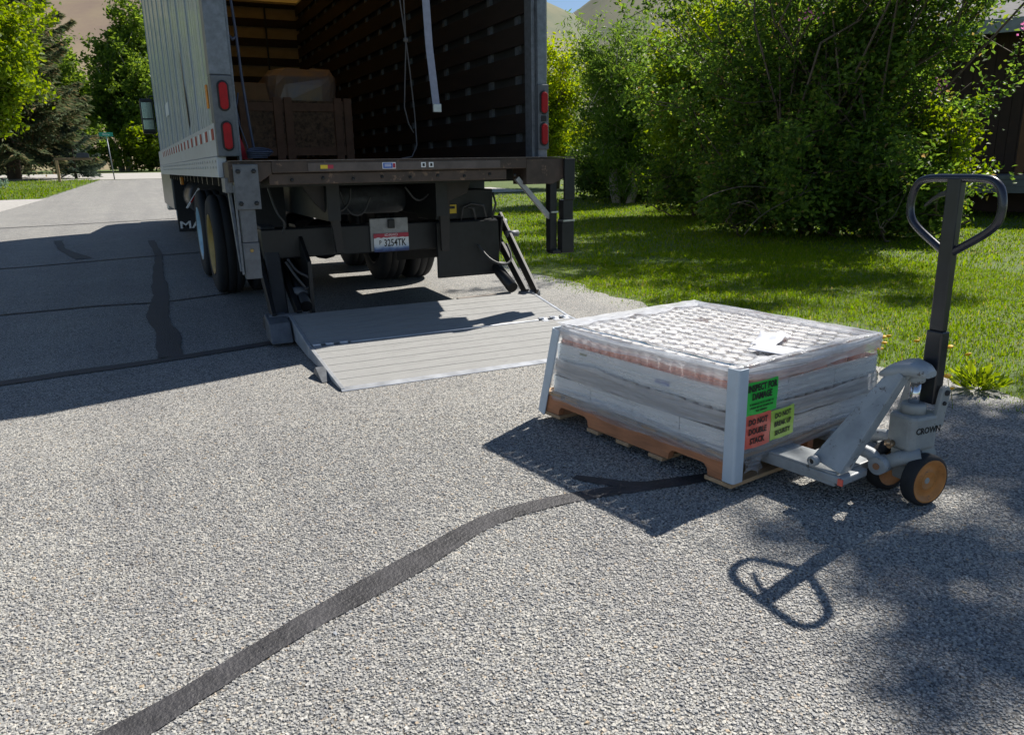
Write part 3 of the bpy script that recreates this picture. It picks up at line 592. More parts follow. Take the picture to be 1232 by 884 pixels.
text('MACK', 0.17, Matrix.Translation((1.13-TX, 14.497-TY, mfz+0.24)) @ RX, M_wh, 'lettering', mf, sx=1.5, bold=0.003)
# tank, fender and red-white marker beyond the rear wheels
P('fuel_tank', MB().lathe([(0.26, 0), (0.28, 0.02), (0.28, 1.6), (0.26, 1.62)], 24, Matrix.Translation((1.16, 13.0, 0.86)) @ Matrix.Rotation(R(-90), 4, 'X')), mat('dark_tank', (0.06, 0.06, 0.065), 0.4, metal=0.3))
P('reflector_tape', MB().bar((0.80, 12.6, 0.74), (1.00, 12.6, 1.02), 0.02, 0.11, (0, 1, 0)), M_wh); P('reflector_tape', MB().bar((0.86, 12.59, 0.82), (0.93, 12.59, 0.92), 0.022, 0.112, (0, 1, 0)), M_red)
P('side_marker', MB().box(0.68, 0.72, 11.3, 11.36, 1.10, 1.2), M_orange, 0.01)
P('side_skirt', MB().box(0.74, 0.80, 14.75, 18.3, 0.62, 1.25), mat('dark_fairing', (0.07, 0.08, 0.10), 0.35), 0.02)
# cab: sleeper-less cab with fairing, bonnet and mirror
cabm = mat('white_cab_paint', (0.7, 0.71, 0.72), 0.25, var=0.06, coat=0.5)
cab = P('cab', MB().prism([(15.1, 1.15), (17.0, 1.15), (17.0, 1.9), (16.8, 2.75), (16.4, 3.55), (15.1, 3.75)], 0.78, 3.0, 'x'), cabm, 0.06)
P('bonnet', MB().prism([(17.0, 0.75), (18.9, 0.75), (18.95, 1.5), (18.7, 1.75), (17.0, 2.0)], 0.95, 2.83, 'x'), cabm, 0.08)
P('bumper', MB().box(0.8, 2.98, 18.7, 19.05, 0.45, 0.85), M_steel, 0.03)
P('door_window', MB().prism([(15.5, 1.95), (16.6, 1.95), (16.45, 2.65), (15.5, 2.7)], 0.772, 0.786, 'x'), M_mirror, parent=cab)
mz = 2.26
mr = P('mirror', MB().box(0.44, 0.66, 16.02, 16.12, mz-0.32, mz+0.28), M_blk, 0.03)
P('mirror_arm', MB().tube([(0.60, 16.08, mz+0.25), (0.62, 16.1, mz+0.33), (0.85, 16.1, mz+0.33)], 0.014, 6), M_blk, parent=mr); P('mirror_arm', MB().tube([(0.60, 16.08, mz-0.28), (0.62, 16.1, mz-0.36), (0.85, 16.1, mz-0.42)], 0.014, 6), M_blk, parent=mr)
P('mirror_glass', MB().box(0.465, 0.635, 16.012, 16.0195, mz-0.06, mz+0.22), M_mirror, 0.004, mr); P('mirror_glass', MB().box(0.465, 0.635, 16.012, 16.0195, mz-0.25, mz-0.08), M_mirror, 0.004, mr)

# tail-lift platform: two hinged sections of planks
YP0, YP1, YP2 = 4.388, 5.287, 5.965
ZP0, ZP1, ZP2 = 0.012, 0.0895, 0.20
PX0, PX1 = 1.004, 3.11
plat = P('lift_platform', MB().prism([(YP1+0.012, ZP1-0.075), (YP2, ZP2-0.15), (YP2, ZP2-0.02), (YP1+0.012, ZP1-0.02)], PX0+0.004, PX1-0.004, 'x').prism([(YP0+0.02, 0.004), (YP1-0.012, 0.008), (YP1-0.012, ZP1-0.02), (YP0+0.02, ZP0-0.004)], PX0+0.004, PX1-0.004, 'x'), M_gbox)
def planks(ya, za, yb, zb, n):
    L = math.hypot(yb-ya, zb-za); an = math.atan2(zb-za, yb-ya); wd = L/n
    me = MB().box(0, PX1-PX0-0.05, 0.003, wd-0.003, -0.018, 0).mesh('plank', M_plat)
    for i in range(n):
        shared('plank', me, plat, (PX0+0.025-TX, ya+(yb-ya)*i/n-TY, za+(zb-za)*i/n), (an, 0, 0))
planks(YP0+0.03, ZP0+0.003, YP1-0.02, ZP1, 6); planks(YP1+0.02, ZP1+0.003, YP2-0.005, ZP2, 5)
def edge(ya, za, yb, zb, x):
    return MB().prism([(ya, min(za, za)-0.004 if za > 0.03 else 0.003), (yb, zb-0.11), (yb, zb+0.004), (ya, za+0.004)], x-0.012, x+0.012, 'x')
for x in (PX0+0.012, PX1-0.012):
    P('edge_rail', MB().prism([(YP0, 0.003), (YP1-0.006, 0.010), (YP1-0.006, ZP1+0.004), (YP0, ZP0+0.006)], x-0.012, x+0.012, 'x'), M_al, 0.002, plat)
    P('edge_rail', MB().prism([(YP1+0.006, ZP1-0.085), (YP2, ZP2-0.155), (YP2, ZP2+0.004), (YP1+0.006, ZP1+0.004)], x-0.012, x+0.012, 'x'), M_al, 0.002, plat)
P('nose_strip', MB().prism([(YP0-0.02, 0.003), (YP0+0.03, 0.003), (YP0+0.03, ZP0+0.006), (YP0-0.015, ZP0-0.003)], PX0, PX1, 'x'), M_al, 0.001, plat)
P('hinge', MB().cyl((PX0+0.3, YP1, ZP1-0.001), (PX1-0.3, YP1, ZP1-0.001), 0.008, 10), M_al, parent=plat)
hk = MB().cyl((-0.028, 0, 0), (0.028, 0, 0), 0.011, 10).box(-0.026, 0.026, -0.05, 0.05, -0.010, 0.002).mesh('hinge', M_al)
for x in (PX0+0.06, PX0+0.15, PX0+0.25, PX1-0.06, PX1-0.15, PX1-0.25): shared('hinge', hk, plat, (x-TX, YP1-TY, ZP1+0.004), (R(8), 0, 0))
P('side_tab', MB().prism([(4.62, 0.005), (4.88, 0.005), (4.80, 0.062)], PX0-0.06, PX0-0.002, 'x'), M_gbox, 0.002, plat)
P('hinge_block', MB().prism([(YP2-0.22, 0.03), (YP2+0.02, 0.03), (YP2+0.06, 0.22), (YP2-0.14, 0.17)], PX0-0.17, PX0-0.012, 'x'), M_gbox, 0.01, plat)
P('side_tab', MB().prism([(YP2-0.2, 0.02), (YP2+0.02, 0.1), (YP2+0.05, 0.20), (YP2-0.02, 0.16), (YP2-0.2, 0.04)], PX1+0.03, PX1+0.05, 'x'), M_wood2, 0.002, plat)
# lift arms
def arm(x, p0, p1, wd, hh): return P('lift_arm', MB().bar((x, p0[0], p0[1]), (x, p1[0], p1[1]), wd, hh), M_blk, 0.006)
a1 = arm(0.90, (6.66, 0.76), (5.97, 0.18), 0.035, 0.10); arm(1.09, (6.9, 0.64), (5.96, 0.19), 0.04, 0.09)
a2 = arm(3.13, (6.66, 0.83), (5.92, 0.19), 0.03, 0.085); arm(3.04, (6.62, 0.72), (5.94, 0.20), 0.035, 0.08)
for x0, x1, y, z, r_, pr in ((0.85, 1.2, 6.62, 0.70, 0.04, a1), (0.86, 1.14, 5.97, 0.185, 0.03, a1), (2.95, 3.17, 6.6, 0.76, 0.04, a2), (2.98, 3.17, 5.95, 0.19, 0.03, a2), (3.10, 3.22, 6.45, 0.67, 0.03, a2), (1.1, 1.24, 6.2, 0.33, 0.045, a1)):
    P('arm_pin', MB().cyl((x0, y, z), (x1, y, z), r_, 14), M_gbox, parent=pr)
P('lift_cylinder', MB().cyl((2.94, 6.7, 0.55), (2.95, 6.03, 0.24), 0.05, 16), M_blk, parent=a2); P('lift_cylinder', MB().cyl((1.18, 6.75, 0.55), (1.16, 6.05, 0.24), 0.05, 16), M_blk, parent=a1)
P('arm_bracket', MB().prism([(6.3, 0.84), (6.75, 0.84), (6.75, 0.55), (6.5, 0.42), (6.36, 0.55)], 2.985, 3.005, 'x'), M_blk, 0.004, a2)
P('arm_bracket', MB().prism([(6.1, 0.58), (6.5, 0.84), (6.75, 0.84), (6.6, 0.30), (6.1, 0.14)], 1.21, 1.24, 'x'), M_blk, 0.004, a1)
M_sh = mat('shabby_black_steel', (0.035, 0.035, 0.037), 0.6, var=0.4)
P('arm_bracket', MB().prism([(6.15, 0.10), (6.55, 0.3), (6.75, 0.84), (6.45, 0.84)], 0.93, 1.05, 'x'), M_sh, 0.012)
P('foot_block', MB().box(0.86, 1.0, 6.05, 6.3, 0.05, 0.15), M_sh, 0.012)
P('rest_bar', MB().bar((2.45, YP2+0.12, 0.16), (2.95, YP2+0.12, 0.17), 0.06, 0.05), mat('rest_bar_tan', (0.28, 0.25, 0.22), 0.7), 0.006)
P('cross_tube', MB().cyl((1.1, 6.75, 0.62), (2.9, 6.75, 0.62), 0.06, 14), M_blk)

# ------------------------------------------------------------------ cargo inside the truck
def crate():
    c = empty('wooden_crate', 'brown framed crate of strand board on the truck floor', 'crate', (1.93, 9.6, ZB))
    w_, d_, h_ = 1.30, 1.0, 0.72
    for nm, b in (('side_panel', MB().box(-w_/2+0.03, w_/2-0.03, 0.03, 0.045, 0.12, h_-0.02)), ('side_panel', MB().box(w_/2-0.045, w_/2-0.03, 0.05, d_, 0.12, h_-0.02)), ('side_panel', MB().box(-w_/2+0.03, -w_/2+0.045, 0.05, d_, 0.12, h_-0.02)), ('side_panel', MB().box(-w_/2+0.03, w_/2-0.03, d_-0.01, d_+0.005, 0.12, h_-0.02)), ('lid', MB().box(-w_/2, w_/2, 0.02, d_+0.02, h_-0.018, h_))): b.build(nm, M_osb, c)
    pm_ = MB().box(-0.045, 0.045, -0.02, 0.028, 0, h_+0.03).mesh('post', M_crate)
    for x in (-w_/2+0.05, -0.22, -0.10, w_/2-0.17, w_/2-0.05): link('post', pm_, c, (x, 0, 0))
    for z in (0.10, h_-0.12): MB().box(-w_/2, w_/2, 0.005, 0.024, z, z+0.09).build('rail', M_crate, c)
    MB().box(-w_/2, w_/2, 0.0, 0.1, 0.0, 0.05).box(-w_/2, w_/2, d_-0.1, d_, 0.0, 0.05).build('skid', M_crate, c)
crate()
def wrapped_goods():
    b = MB(); n = 22
    rs = np.random.default_rng(5)
    def ring(cx, cy, hx, hy, z, j): return [(cx+hx*np.sign(math.cos(a))*abs(math.cos(a))**0.35+rs.uniform(-j, j), cy+hy*np.sign(math.sin(a))*abs(math.sin(a))**0.35+rs.uniform(-j, j), z+rs.uniform(-j, j)) for a in np.linspace(0, 2*math.pi, n, endpoint=False)]
    rings = [ring(0, 0, .40, .36, 0, 0.004), ring(0, 0, .42, .37, .17, .015), ring(0, 0, .42, .37, .25, .01), ring(0, 0, .41, .36, .28, .012), ring(.02, 0, .34, .28, .36, .022), ring(.02, 0, .18, .14, .385, .015)]
    for r_ in rings: b.v += r_
    for i in range(len(rings)-1):
        for k in range(n): b.f.append((i*n+k, i*n+(k+1) % n, (i+1)*n+(k+1) % n, (i+1)*n+k)); b.sm.append(False)
    b.f.append(tuple(range((len(rings)-1)*n, len(rings)*n))); b.sm.append(False)
    o = tag(b.build('wrapped_bundle', mat('dull_wrap_and_cardboard', (0.45, 0.27, 0.15), 0.4, var=0.5, scale=5, col2=(0.22, 0.18, 0.20), coat=0.3)), 'low bundle in brown board and film lying on the crate in the truck', 'bundle'); o.location = (2.05, 10.05, ZB+0.722)
    box1 = tag(MB().box(-.2, .2, -.15, .15, 0, .2).build('cardboard_box', M_brown, bevel=0.008), 'plain brown cardboard box on the crate left of the wrapped bundle', 'box'); box1.location = (1.47, 9.95, ZB+0.722)
wrapped_goods()
# strap, rope, hose hanging at the rear opening
st = MB(); 
pts = [(2.245, 6.1, 3.8), (2.262, 6.1, 3.0), (2.29, 6.1, 2.2), (2.33, 6.1, 1.76)]
for a, b_ in zip(pts[:-1], pts[1:]): st.bar(a, b_, 0.06, 0.006, (0, 1, 0))
sr = tag(st.build('ratchet_strap', M_strap), 'grey blue webbing strap hanging in the truck opening', 'strap')
MB().box(2.30, 2.37, 6.085, 6.115, 1.70, 1.765).build('hook', M_steel, sr, 0.004)
rp_ = MB().tube([(2.12, 6.3, 4.0), (2.13, 6.3, 2.6), (2.17, 6.3, 2.25), (2.15, 6.3, 2.0), (2.13, 6.3, 1.75), (2.16, 6.3, 1.62), (2.20, 6.3, 1.55)], 0.006, 5).tube([(2.16, 6.3, 4.0), (2.165, 6.3, 3.0), (2.17, 6.3, 2.26), (2.19, 6.3, 2.05), (2.215, 6.3, 1.7), (2.215, 6.28, 1.45), (2.14, 6.2, 1.36), (2.02, 6.1, 1.345)], 0.006, 5).lathe([(0.008, -0.02), (0.022, -0.008), (0.022, 0.01), (0.008, 0.02)], 8, Matrix.Translation((2.17, 6.3, 2.26)))
tag(rp_.build('rope', mat('grey_cord', (0.12, 0.11, 0.11), 0.8)), 'thin knotted grey cord hanging beside the strap in the truck', 'rope')
hb = MB().tube([(0.80, 5.95, 2.75), (0.81, 5.95, 2.45), (0.825, 5.95, 2.2), (0.835, 5.95, 1.9), (0.855, 5.95, 1.6), (0.87, 5.93, 1.40), (0.87, 5.9, 1.37)], 0.010, 7).tube([(0.77, 5.96, 2.18), (0.80, 5.96, 2.15), (0.83, 5.95, 2.17)], 0.012, 6).tube([(0.80, 5.95, 1.8), (0.775, 5.93, 1.7), (0.785, 5.92, 1.58), (0.82, 5.92, 1.45), (0.825, 5.9, 1.37)], 0.006, 6)
for q in range(4):
    cx, cy, rr = 0.875+0.006*q, 5.86, 0.062+0.008*q
    hb.tube([(cx+rr*math.cos(a), cy-0.02+rr*0.8*math.sin(a), 1.362+0.012*q+0.03*max(0, math.sin(a))) for a in np.linspace(0, 2*math.pi, 18, endpoint=False)], 0.007, 6, closed=True)
tag(hb.build('air_hose', M_hose), 'dark blue hose hanging inside the left rear post with its coiled end on the sill', 'hose')
tag(MB().prism([(0.775, 1.35), (0.82, 1.35), (0.80, 1.45), (0.775, 1.53)], 5.93, 5.95, 'y').build('red_cloth', mat('red_fabric', (0.45, 0.02, 0.03), 0.8), bevel=0.004), 'small red rag behind the left tail lamps of the truck', 'rag')

# ------------------------------------------------------------------ pallet and load
PN = (2.009, 2.162); PA = 0.1561
def plocal(x, y, z=0): c, s = math.cos(PA), math.sin(PA); return (PN[0]+x*c-y*s, PN[1]+x*s+y*c, z)
def pobj(mb, name, m, label, cat, group=None, bevel=0):
    o = mb.build(name, m, None, bevel); o.location = (PN[0], PN[1], 0); o.rotation_euler = (0, 0, PA); tag(o, label, cat, group); return o
PL, PW = 1.22, 1.02
ZB0 = 0.028
pal = empty('wooden_pallet', 'reddish wooden pallet carrying the wrapped load', 'pallet', (PN[0], PN[1], 0), PA)
def stringer_poly():
    z0, z1 = ZB0+0.018, 0.140; zn = z0+0.046
    def notch(a, b): return [(a, z0), (a+0.006, zn-0.015), (a+0.025, zn), (b-0.025, zn), (b-0.006, zn-0.015), (b, z0)]
    return [(0, z0)] + notch(0.125, 0.345) + notch(0.872, 1.10) + [(PL, z0), (PL, z1), (0, z1)]
smesh = MB().prism(stringer_poly(), 0, 0.038, 'x').mesh('stringer', M_wood)
for x in (0, PW/2-0.019, PW-0.038): link('stringer', smesh, pal, (x, 0, 0), bevel=0.003)
for y0, y1 in ((0, 0.135), (0.37, 0.455), (0.585, 0.67), (0.79, 0.87), (1.085, 1.22)):
    o = MB().box(-0.004+random.uniform(-.005, .003), PW+0.004, y0, y1, ZB0, ZB0+0.0175).build('bottom_board', M_wood2, pal, 0.002)
ty = 0.0
for wd in (0.14, 0.09, 0.09, 0.09, 0.14, 0.09, 0.09, 0.09, 0.14):
    MB().box(0.002+random.uniform(-.004, .003), PW-0.002, ty+0.0, ty+wd, 0.1405, 0.158+random.uniform(-.001, .001)).build('deck_board', M_wood2, pal, 0.002); ty += wd+(PL-0.96)/8
LX0, LX1, LY0, LY1 = 0.015, 1.0, 0.015, 1.16
# lean of the load: the far left end draws in towards the top
def lean(y, z): return y-0.09*(y/PL)*max(0, (z-0.16)/0.35)
nx, ny = 14, 16
sx_, sy_ = (LX1-LX0-0.02)/nx, (LY1-LY0-0.02)/ny
def tray_mesh(tx, ty):
    b = MB().box(0, tx, 0, ty, 0, 0.006); t = 0.005; h = 0.085
    b.box(0, t, 0, ty, 0.0062, h).box(tx-t, tx, 0, ty, 0.0062, h).box(t, tx-t, 0, t, 0.0062, h).box(t, tx-t, ty-t, ty, 0.0062, h)
    return b.mesh('tray', M_cart)
NTX, NTY = 3, 4
tX, tY = (LX1-LX0)/NTX, (LY1-LY0)/NTY
tm = tray_mesh(tX-0.004, tY-0.004)
ordn = ['next to the near corner post', 'second from the near post', 'third from the near post', 'farthest from the near post']
for lay, z in (('lower', 0.161), ('upper', 0.335)):
    for i in range(NTX):
        for j in range(NTY):
            if i == 0: lb_ = f'white carton of {lay} layer on the long side, {ordn[j]}'; gr = None
            elif j == 0: lb_ = f'white carton of {lay} layer at the jack end, {"middle one" if i == 1 else "far right one"}'; gr = None
            else: lb_ = f'white cardboard tray hidden inside the {lay} layer of the wrapped load'; gr = f'inner trays of the {lay} layer'
            o = link('tray', tm); tag(o, lb_, 'carton', gr); x = LX0+i*tX+0.002; y = LY0+j*tY+0.002
            o.location = plocal(x, lean(y, z), z); o.rotation_euler = (0, 0, PA)
            if i == 0 and j == 1 and lay == 'upper':
                lbm = MB().box(-0.0025, -0.001, 0.075, 0.155, 0.028, 0.047).build('carton_label', M_blu, o)
                MB().box(-0.0035, -0.0026, 0.078, 0.152, 0.041, 0.045).box(-0.0035, -0.0026, 0.085, 0.15, 0.030, 0.034).build('label_print', M_wh, lbm)
            if i == 0 and j == 3 and lay == 'upper': MB().box(-0.0025, -0.001, 0.06, 0.11, 0.055, 0.064).build('carton_label', mat('tape_olive', (0.25, 0.25, 0.16), 0.5), o)
# jars
H = 0.165
jb = MB().lathe([(0.030, 0.0), (0.0340, 0.004), (0.0340, 0.122)], 14).mesh('jar', M_jar)
js = MB().lathe([(0.0338, 0.1222), (0.0332, 0.139), (0.0275, 0.148), (0.0275, 0.151)], 14).mesh('shoulder', M_shoulder)
jl = MB().lathe([(0.0298, 0.148), (0.0306, 0.150), (0.0306, 0.163), (0.029, 0.1655), (0.0272, 0.1648)], 14).mesh('lid', M_lid)
jb2 = MB().lathe([(0.030, 0.0), (0.0340, 0.004), (0.0340, 0.122)], 14).mesh('jar', mat('grey_brown_fill', (0.30, 0.25, 0.235), 0.3, var=0.3, scale=20))
def jar(x, y, z, lb_, gr):
    o = link('glass_jar', jb if z > 0.3 else jb2); o.location = plocal(x, lean(y, z), z); o.rotation_euler = (random.uniform(-.006, .006), random.uniform(-.006, .006), random.uniform(0, 6)); tag(o, lb_, 'jar', gr)
    link('lid', jl, o); link('shoulder', js, o)
for i in range(nx):
    for j in range(ny):
        if random.random() < 0.012 or (i % 2 and j == ny-1): continue
        jar(LX0+0.01+(i+.5)*sx_+random.uniform(-.0006, .0006), LY0+0.01+(j+.5+0.5*(i % 2))*sy_+random.uniform(-.0006, .0006), 0.3415+random.uniform(-.003, .002), 'peach glass jar with white lid packed under the clear top film', 'jars in the top layer of the pallet load')
for i in range(nx): jar(LX0+0.01+(i+.5)*sx_, LY0+0.01+.5*sy_, 0.168, 'greyish glass jar in the lower layer at the jack end of the load', 'jars in the lower layer at the jack end')
for j in range(1, ny): jar(LX0+0.01+.5*sx_, LY0+0.01+(j+.5)*sy_, 0.168, 'greyish glass jar in the lower layer along the long side of the load', 'jars in the lower layer along the long side')
# paper sheet lying on the lids
def paper():
    n, mm = 14, 6; b = MB(); 
    A = Vector((0.34, 0.22, 0)); U = Vector((0.24, 0.09, 0)); Wv = Vector((0.05, -0.09, 0))
    for i in range(n+1):
        t = i/n
        for j in range(mm+1):
            s_ = j/mm; p = A+U*t+Wv*s_; p.z = 0.524+0.030*math.exp(-((t-0.62)/0.12)**2)*(1-0.5*s_)+0.03*max(0, t-0.75)+0.006*math.sin(7*s_+4*t); b.v.append(tuple(p))
    for i in range(n):
        for j in range(mm): k = i*(mm+1)+j; b.f.append((k, k+1, k+mm+2, k+mm+1)); b.sm.append(True)
    o = pobj(b, 'paper_sheet', M_paper, 'curled white paper lying on top of the wrapped jars', 'paper'); md = o.modifiers.new('thick', 'SOLIDIFY'); md.thickness = 0.0006
    b2 = MB()
    A = Vector((0.30, 0.03, 0)); U = Vector((0.14, -0.01, 0)); Wv = Vector((-0.03, 0.15, 0))
    for i in range(9):
        for j in range(7): p = A+U*(i/8)+Wv*(j/6); p.z = 0.5235+0.010*math.sin(i/8*3)*(j/6); b2.v.append(tuple(p))
    for i in range(8):
        for j in range(6): k = i*7+j; b2.f.append((k, k+1, k+8, k+7)); b2.sm.append(True)
    o = pobj(b2, 'paper_sheet', M_paper, 'flat white paper nearest the jack end on the wrapped jars', 'paper'); md = o.modifiers.new('thick', 'SOLIDIFY'); md.thickness = 0.0006
paper()
# stretch film: wrapped sides with creases, top sheet, bunched rim
def film():
    rs = np.random.default_rng(9)
    root = empty('stretch_film', 'clear wrinkled stretch film wound round the jar load', 'film', (PN[0], PN[1], 0), PA)
    def peri(n, x0, x1, y0, y1, r):
        pts = []; 
        for cx, cy, a0 in ((x1-r, y0+r, -90), (x1-r, y1-r, 0), (x0+r, y1-r, 90), (x0+r, y0+r, 180)):
            for q in range(7): a = R(a0+90*q/6); pts.append((cx+r*math.cos(a), cy+r*math.sin(a)))
        pts = np.array(pts+[pts[0]]); d = np.r_[0, np.cumsum(np.hypot(*np.diff(pts, axis=0).T))]; t = np.linspace(0, d[-1], n, endpoint=False)
        return np.stack([np.interp(t, d, pts[:, 0]), np.interp(t, d, pts[:, 1])], 1)
    n = 400; zs = np.linspace(0.118, 0.512, 46); V = []
    base = peri(n, 0.002, PW-0.012, 0.002, LY1+0.02, 0.035)
    cx, cy = PW/2, 0.6
    a = np.linspace(0, 2*np.pi, n, endpoint=False)
    for z in zs:
        q = base.copy()
        cr = 0.0022*np.sin(z*230+3.5*np.sin(a*2+1)+1.5*np.sin(a*5))+0.0016*np.sin(z*410+5*np.sin(a*3))
        d = q-np.array([cx, cy]); L = np.linalg.norm(d, axis=1)[:, None]
        pinch = -0.004*math.exp(-((z-0.305)/0.03)**2)
        q = q+d/L*(cr[:, None]+pinch+0.008*np.clip((0.15-z)/0.03, -1, 0.4))
        zz = z+0.004*np.sin(a*7)*(z < 0.13)
        q[:, 1] = q[:, 1]-0.09*(q[:, 1]/PL)*max(0, (z-0.16)/0.35)
        V.append(np.c_[q, np.full(n, 0)+zz])
    # rim rolling onto the top
    for s_, z in ((0.985, 0.518), (0.95, 0.521)):
        q = V[len(zs)-1][:, :2]; c_ = np.array([cx, cy]); V.append(np.c_[c_+(q-c_)*s_, z+0.0015*np.sin(a*40)])
    V = np.array(V); m_ = len(V); i, j = np.meshgrid(np.arange(n), np.arange(m_-1)); i2 = (i+1) % n
    F = np.stack([j*n+i, j*n+i2, (j+1)*n+i2, (j+1)*n+i], 2).reshape(-1, 4)
    link('film_side', npmesh('film_side', V.reshape(-1, 3), F, M_film, True), root)
    # overlapping turns of film: cloudy bands with wandering edges
    def band(z0, z1, out, seed, m):
        k2 = 10; VV = []
        e0 = z0+0.012*noise1(a*2.0, seed); e1 = np.minimum(z1+0.012*noise1(a*2.3, seed+1), 0.517)
        for t in np.linspace(0, 1, k2):
            z = e0+(e1-e0)*t; d = base-np.array([cx, cy]); L = np.linalg.norm(d, axis=1)[:, None]
            q = base+d/L*(out+0.0022*np.sin(z*260+4*np.sin(a*3+seed)))[:, None]
            q[:, 1] = q[:, 1]-0.09*(q[:, 1]/PL)*np.maximum(0, (z-0.16)/0.35); VV.append(np.c_[q, z])
        VV = np.array(VV); i, j = np.meshgrid(np.arange(n), np.arange(k2-1)); i2 = (i+1) % n
        link('film_band', npmesh('film_band', VV.reshape(-1, 3), np.stack([j*n+i, j*n+i2, (j+1)*n+i2, (j+1)*n+i], 2).reshape(-1, 4), m, True), root)
    band(0.455, 0.513, 0.0065, 41, M_filmband); band(0.262, 0.338, 0.0065, 45, M_filmband); band(0.125, 0.185, 0.0065, 49, M_film); band(0.488, 0.516, 0.0085, 53, M_filmw)
    # top: tented over lids
    NX, NY = 120, 130; x = np.linspace(0.03, 0.965, NX); y = np.linspace(0.03, 1.075, NY); X, Y = np.meshgrid(x, y)
    fx = ((X-LX0-0.01)/sx_) % 1-0.5; fy = ((Y/0.925-LY0-0.01)/sy_-0.5*(np.floor((X-LX0-0.01)/sx_) % 2)) % 1-0.5
    dd = np.sqrt(fx**2+fy**2); Z = 0.5095-0.010*np.clip((dd-0.40)/0.25, 0, 1)+0.002*np.sin(X*60+5*np.sin(Y*9))*0.5+0.0012*rs.normal(size=X.shape)*0.5+0.003*noise1(X*7+2*Y, 71)*noise1(Y*6, 72)
    edge_ = np.minimum(np.minimum(X-0.03, 0.965-X), np.minimum(Y-0.03, 1.075-Y)); Z = Z+0.010*np.clip(1-edge_/0.05, 0, 1)
    Vt = np.stack([X.ravel(), Y.ravel(), Z.ravel()], 1); i, j = np.meshgrid(np.arange(NX-1), np.arange(NY-1)); k = (j*NX+i).ravel(); Ft = np.stack([k, k+1, k+NX+1, k+NX], 1)
    link('film_top', npmesh('film_top', Vt, Ft, M_filmtop, True), root)
    # white bunched strips of overlapping film along the two far edges and the jack end
    def strip(p0, p1, wv, zc, seed, m):
        n2, k2 = 90, 12; t = np.linspace(0, 1, n2); s_ = np.linspace(0, 1, k2); T_, S_ = np.meshgrid(t, s_)
        p0, p1, wv = map(np.array, (p0, p1, wv))
        XY = p0[None, None]+(p1-p0)[None, None]*T_[..., None]+wv[None, None]*(S_[..., None]*(1+0.25*noise1(T_*12, seed)[..., None]))
        Z_ = zc+0.0014*np.sin(S_*14+5*noise1(T_*5, seed+1))+0.001*np.sin(T_*30)*S_ - 0.008*S_
        Vv = np.concatenate([XY, Z_[..., None]], 2).reshape(-1, 3); i, j = np.meshgrid(np.arange(n2-1), np.arange(k2-1)); k = (j*n2+i).ravel(); F_ = np.stack([k, k+1, k+n2+1, k+n2], 1)
        link('film_edge', npmesh('film_edge', Vv, F_, m, True), root)
    strip((0.0, 1.125), (1.0, 1.125), (0, -0.10), 0.526, 3, M_filmw)
    strip((0.05, 0.0), (1.0, 0.0), (0, 0.055), 0.525, 5, M_filmw)
    strip((0.995, 0.0), (0.995, 1.1), (-0.05, 0), 0.5255, 8, M_filmtop)
    strip((0.0, 0.04), (0.0, 1.1), (0.04, 0), 0.5255, 11, M_filmtop)
    # loose tail at the near corner
    b = MB(); 
    for i in range(9):
        for j in range(8):
            t = i/8; s_ = j/7; b.v.append((0.055+0.11*t, -0.012-0.02*math.sin(3*t)*s_-0.006*math.sin(9*t+4*s_), 0.135-0.065*s_*(1-0.5*abs(math.sin(5*t)))-0.02*t*s_))
    for i in range(8):
        for j in range(7): k = i*8+j; b.f.append((k, k+1, k+9, k+8)); b.sm.append(True)
    b.build('film_tail', M_film, root)
film()
# edge boards (folded L profile) on the corners
def edge_board(x, y, dx, dy, L, label, tilt=0, z=0.05, wx=0.062, wy=0.062):
    t = 0.006; r = 0.012; poly = []
    outer = [(wx, 0)] + [(r-r*math.sin(R(q)), r-r*math.cos(R(q))) for q in range(0, 91, 18)] + [(0, wy)]
    inner = [(t, wy), (t, r), (r, t), (wx, t)]
    poly = [(dx*a, dy*b) for a, b in outer+inner]
    if dx*dy < 0: poly = poly[::-1]
    b = MB().prism(poly, 0, L, 'z'); o = b.build('edge_board', M_post, None, 0.0015)
    M = Matrix.Translation((PN[0], PN[1], 0)) @ Matrix.Rotation(PA, 4, 'Z') @ Matrix.Translation((x, y, z)) @ Matrix.Rotation(tilt, 4, 'X')
    o.matrix_world = M; tag(o, label, 'edge board')
edge_board(-0.014, -0.016, 1, 1, 0.465, 'pale blue upright edge board on the near corner beside the stickers', 0.0, 0.052, 0.058, 0.055)
edge_board(-0.012, 1.262, 1, -1, 0.475, 'pale blue leaning edge board on the left corner toward the truck', R(15), 0.040, 0.06, 0.06)
edge_board(1.0, 1.215, -1, -1, 0.45, 'pale edge board on the far corner beside the lawn', R(12), 0.075)

# stickers on the jack end
def wsticker(x0, x1, z0, z1, m, label, lines, tilt):
    y = -0.0105; w_, h_ = x1-x0, z1-z0; nn = 10; b = MB()
    for i in range(nn+1):
        for j in range(5): b.v.append((-w_/2+w_*i/nn, 0.0014*math.sin(i*1.3+j*1.7), -h_/2+h_*j/4+0.002*math.sin(i*0.8)))
    for i in range(nn):
        for j in range(4): k = i*5+j; b.f.append((k, k+5, k+6, k+1)); b.sm.append(True)
    o = b.build('warning_sticker', m)
    o.matrix_world = Matrix.Translation((PN[0], PN[1], 0)) @ Matrix.Rotation(PA, 4, 'Z') @ Matrix.Translation(((x0+x1)/2, y, (z0+z1)/2)) @ Matrix.Rotation(tilt, 4, 'Y')
    tag(o, label, 'sticker')
    for body, size, zc, sx, bold in lines: text(body, size, Matrix.Translation((0, -0.0028, zc)) @ RX, M_ink, 'lettering', o, sx=sx, bold=bold)
    return o
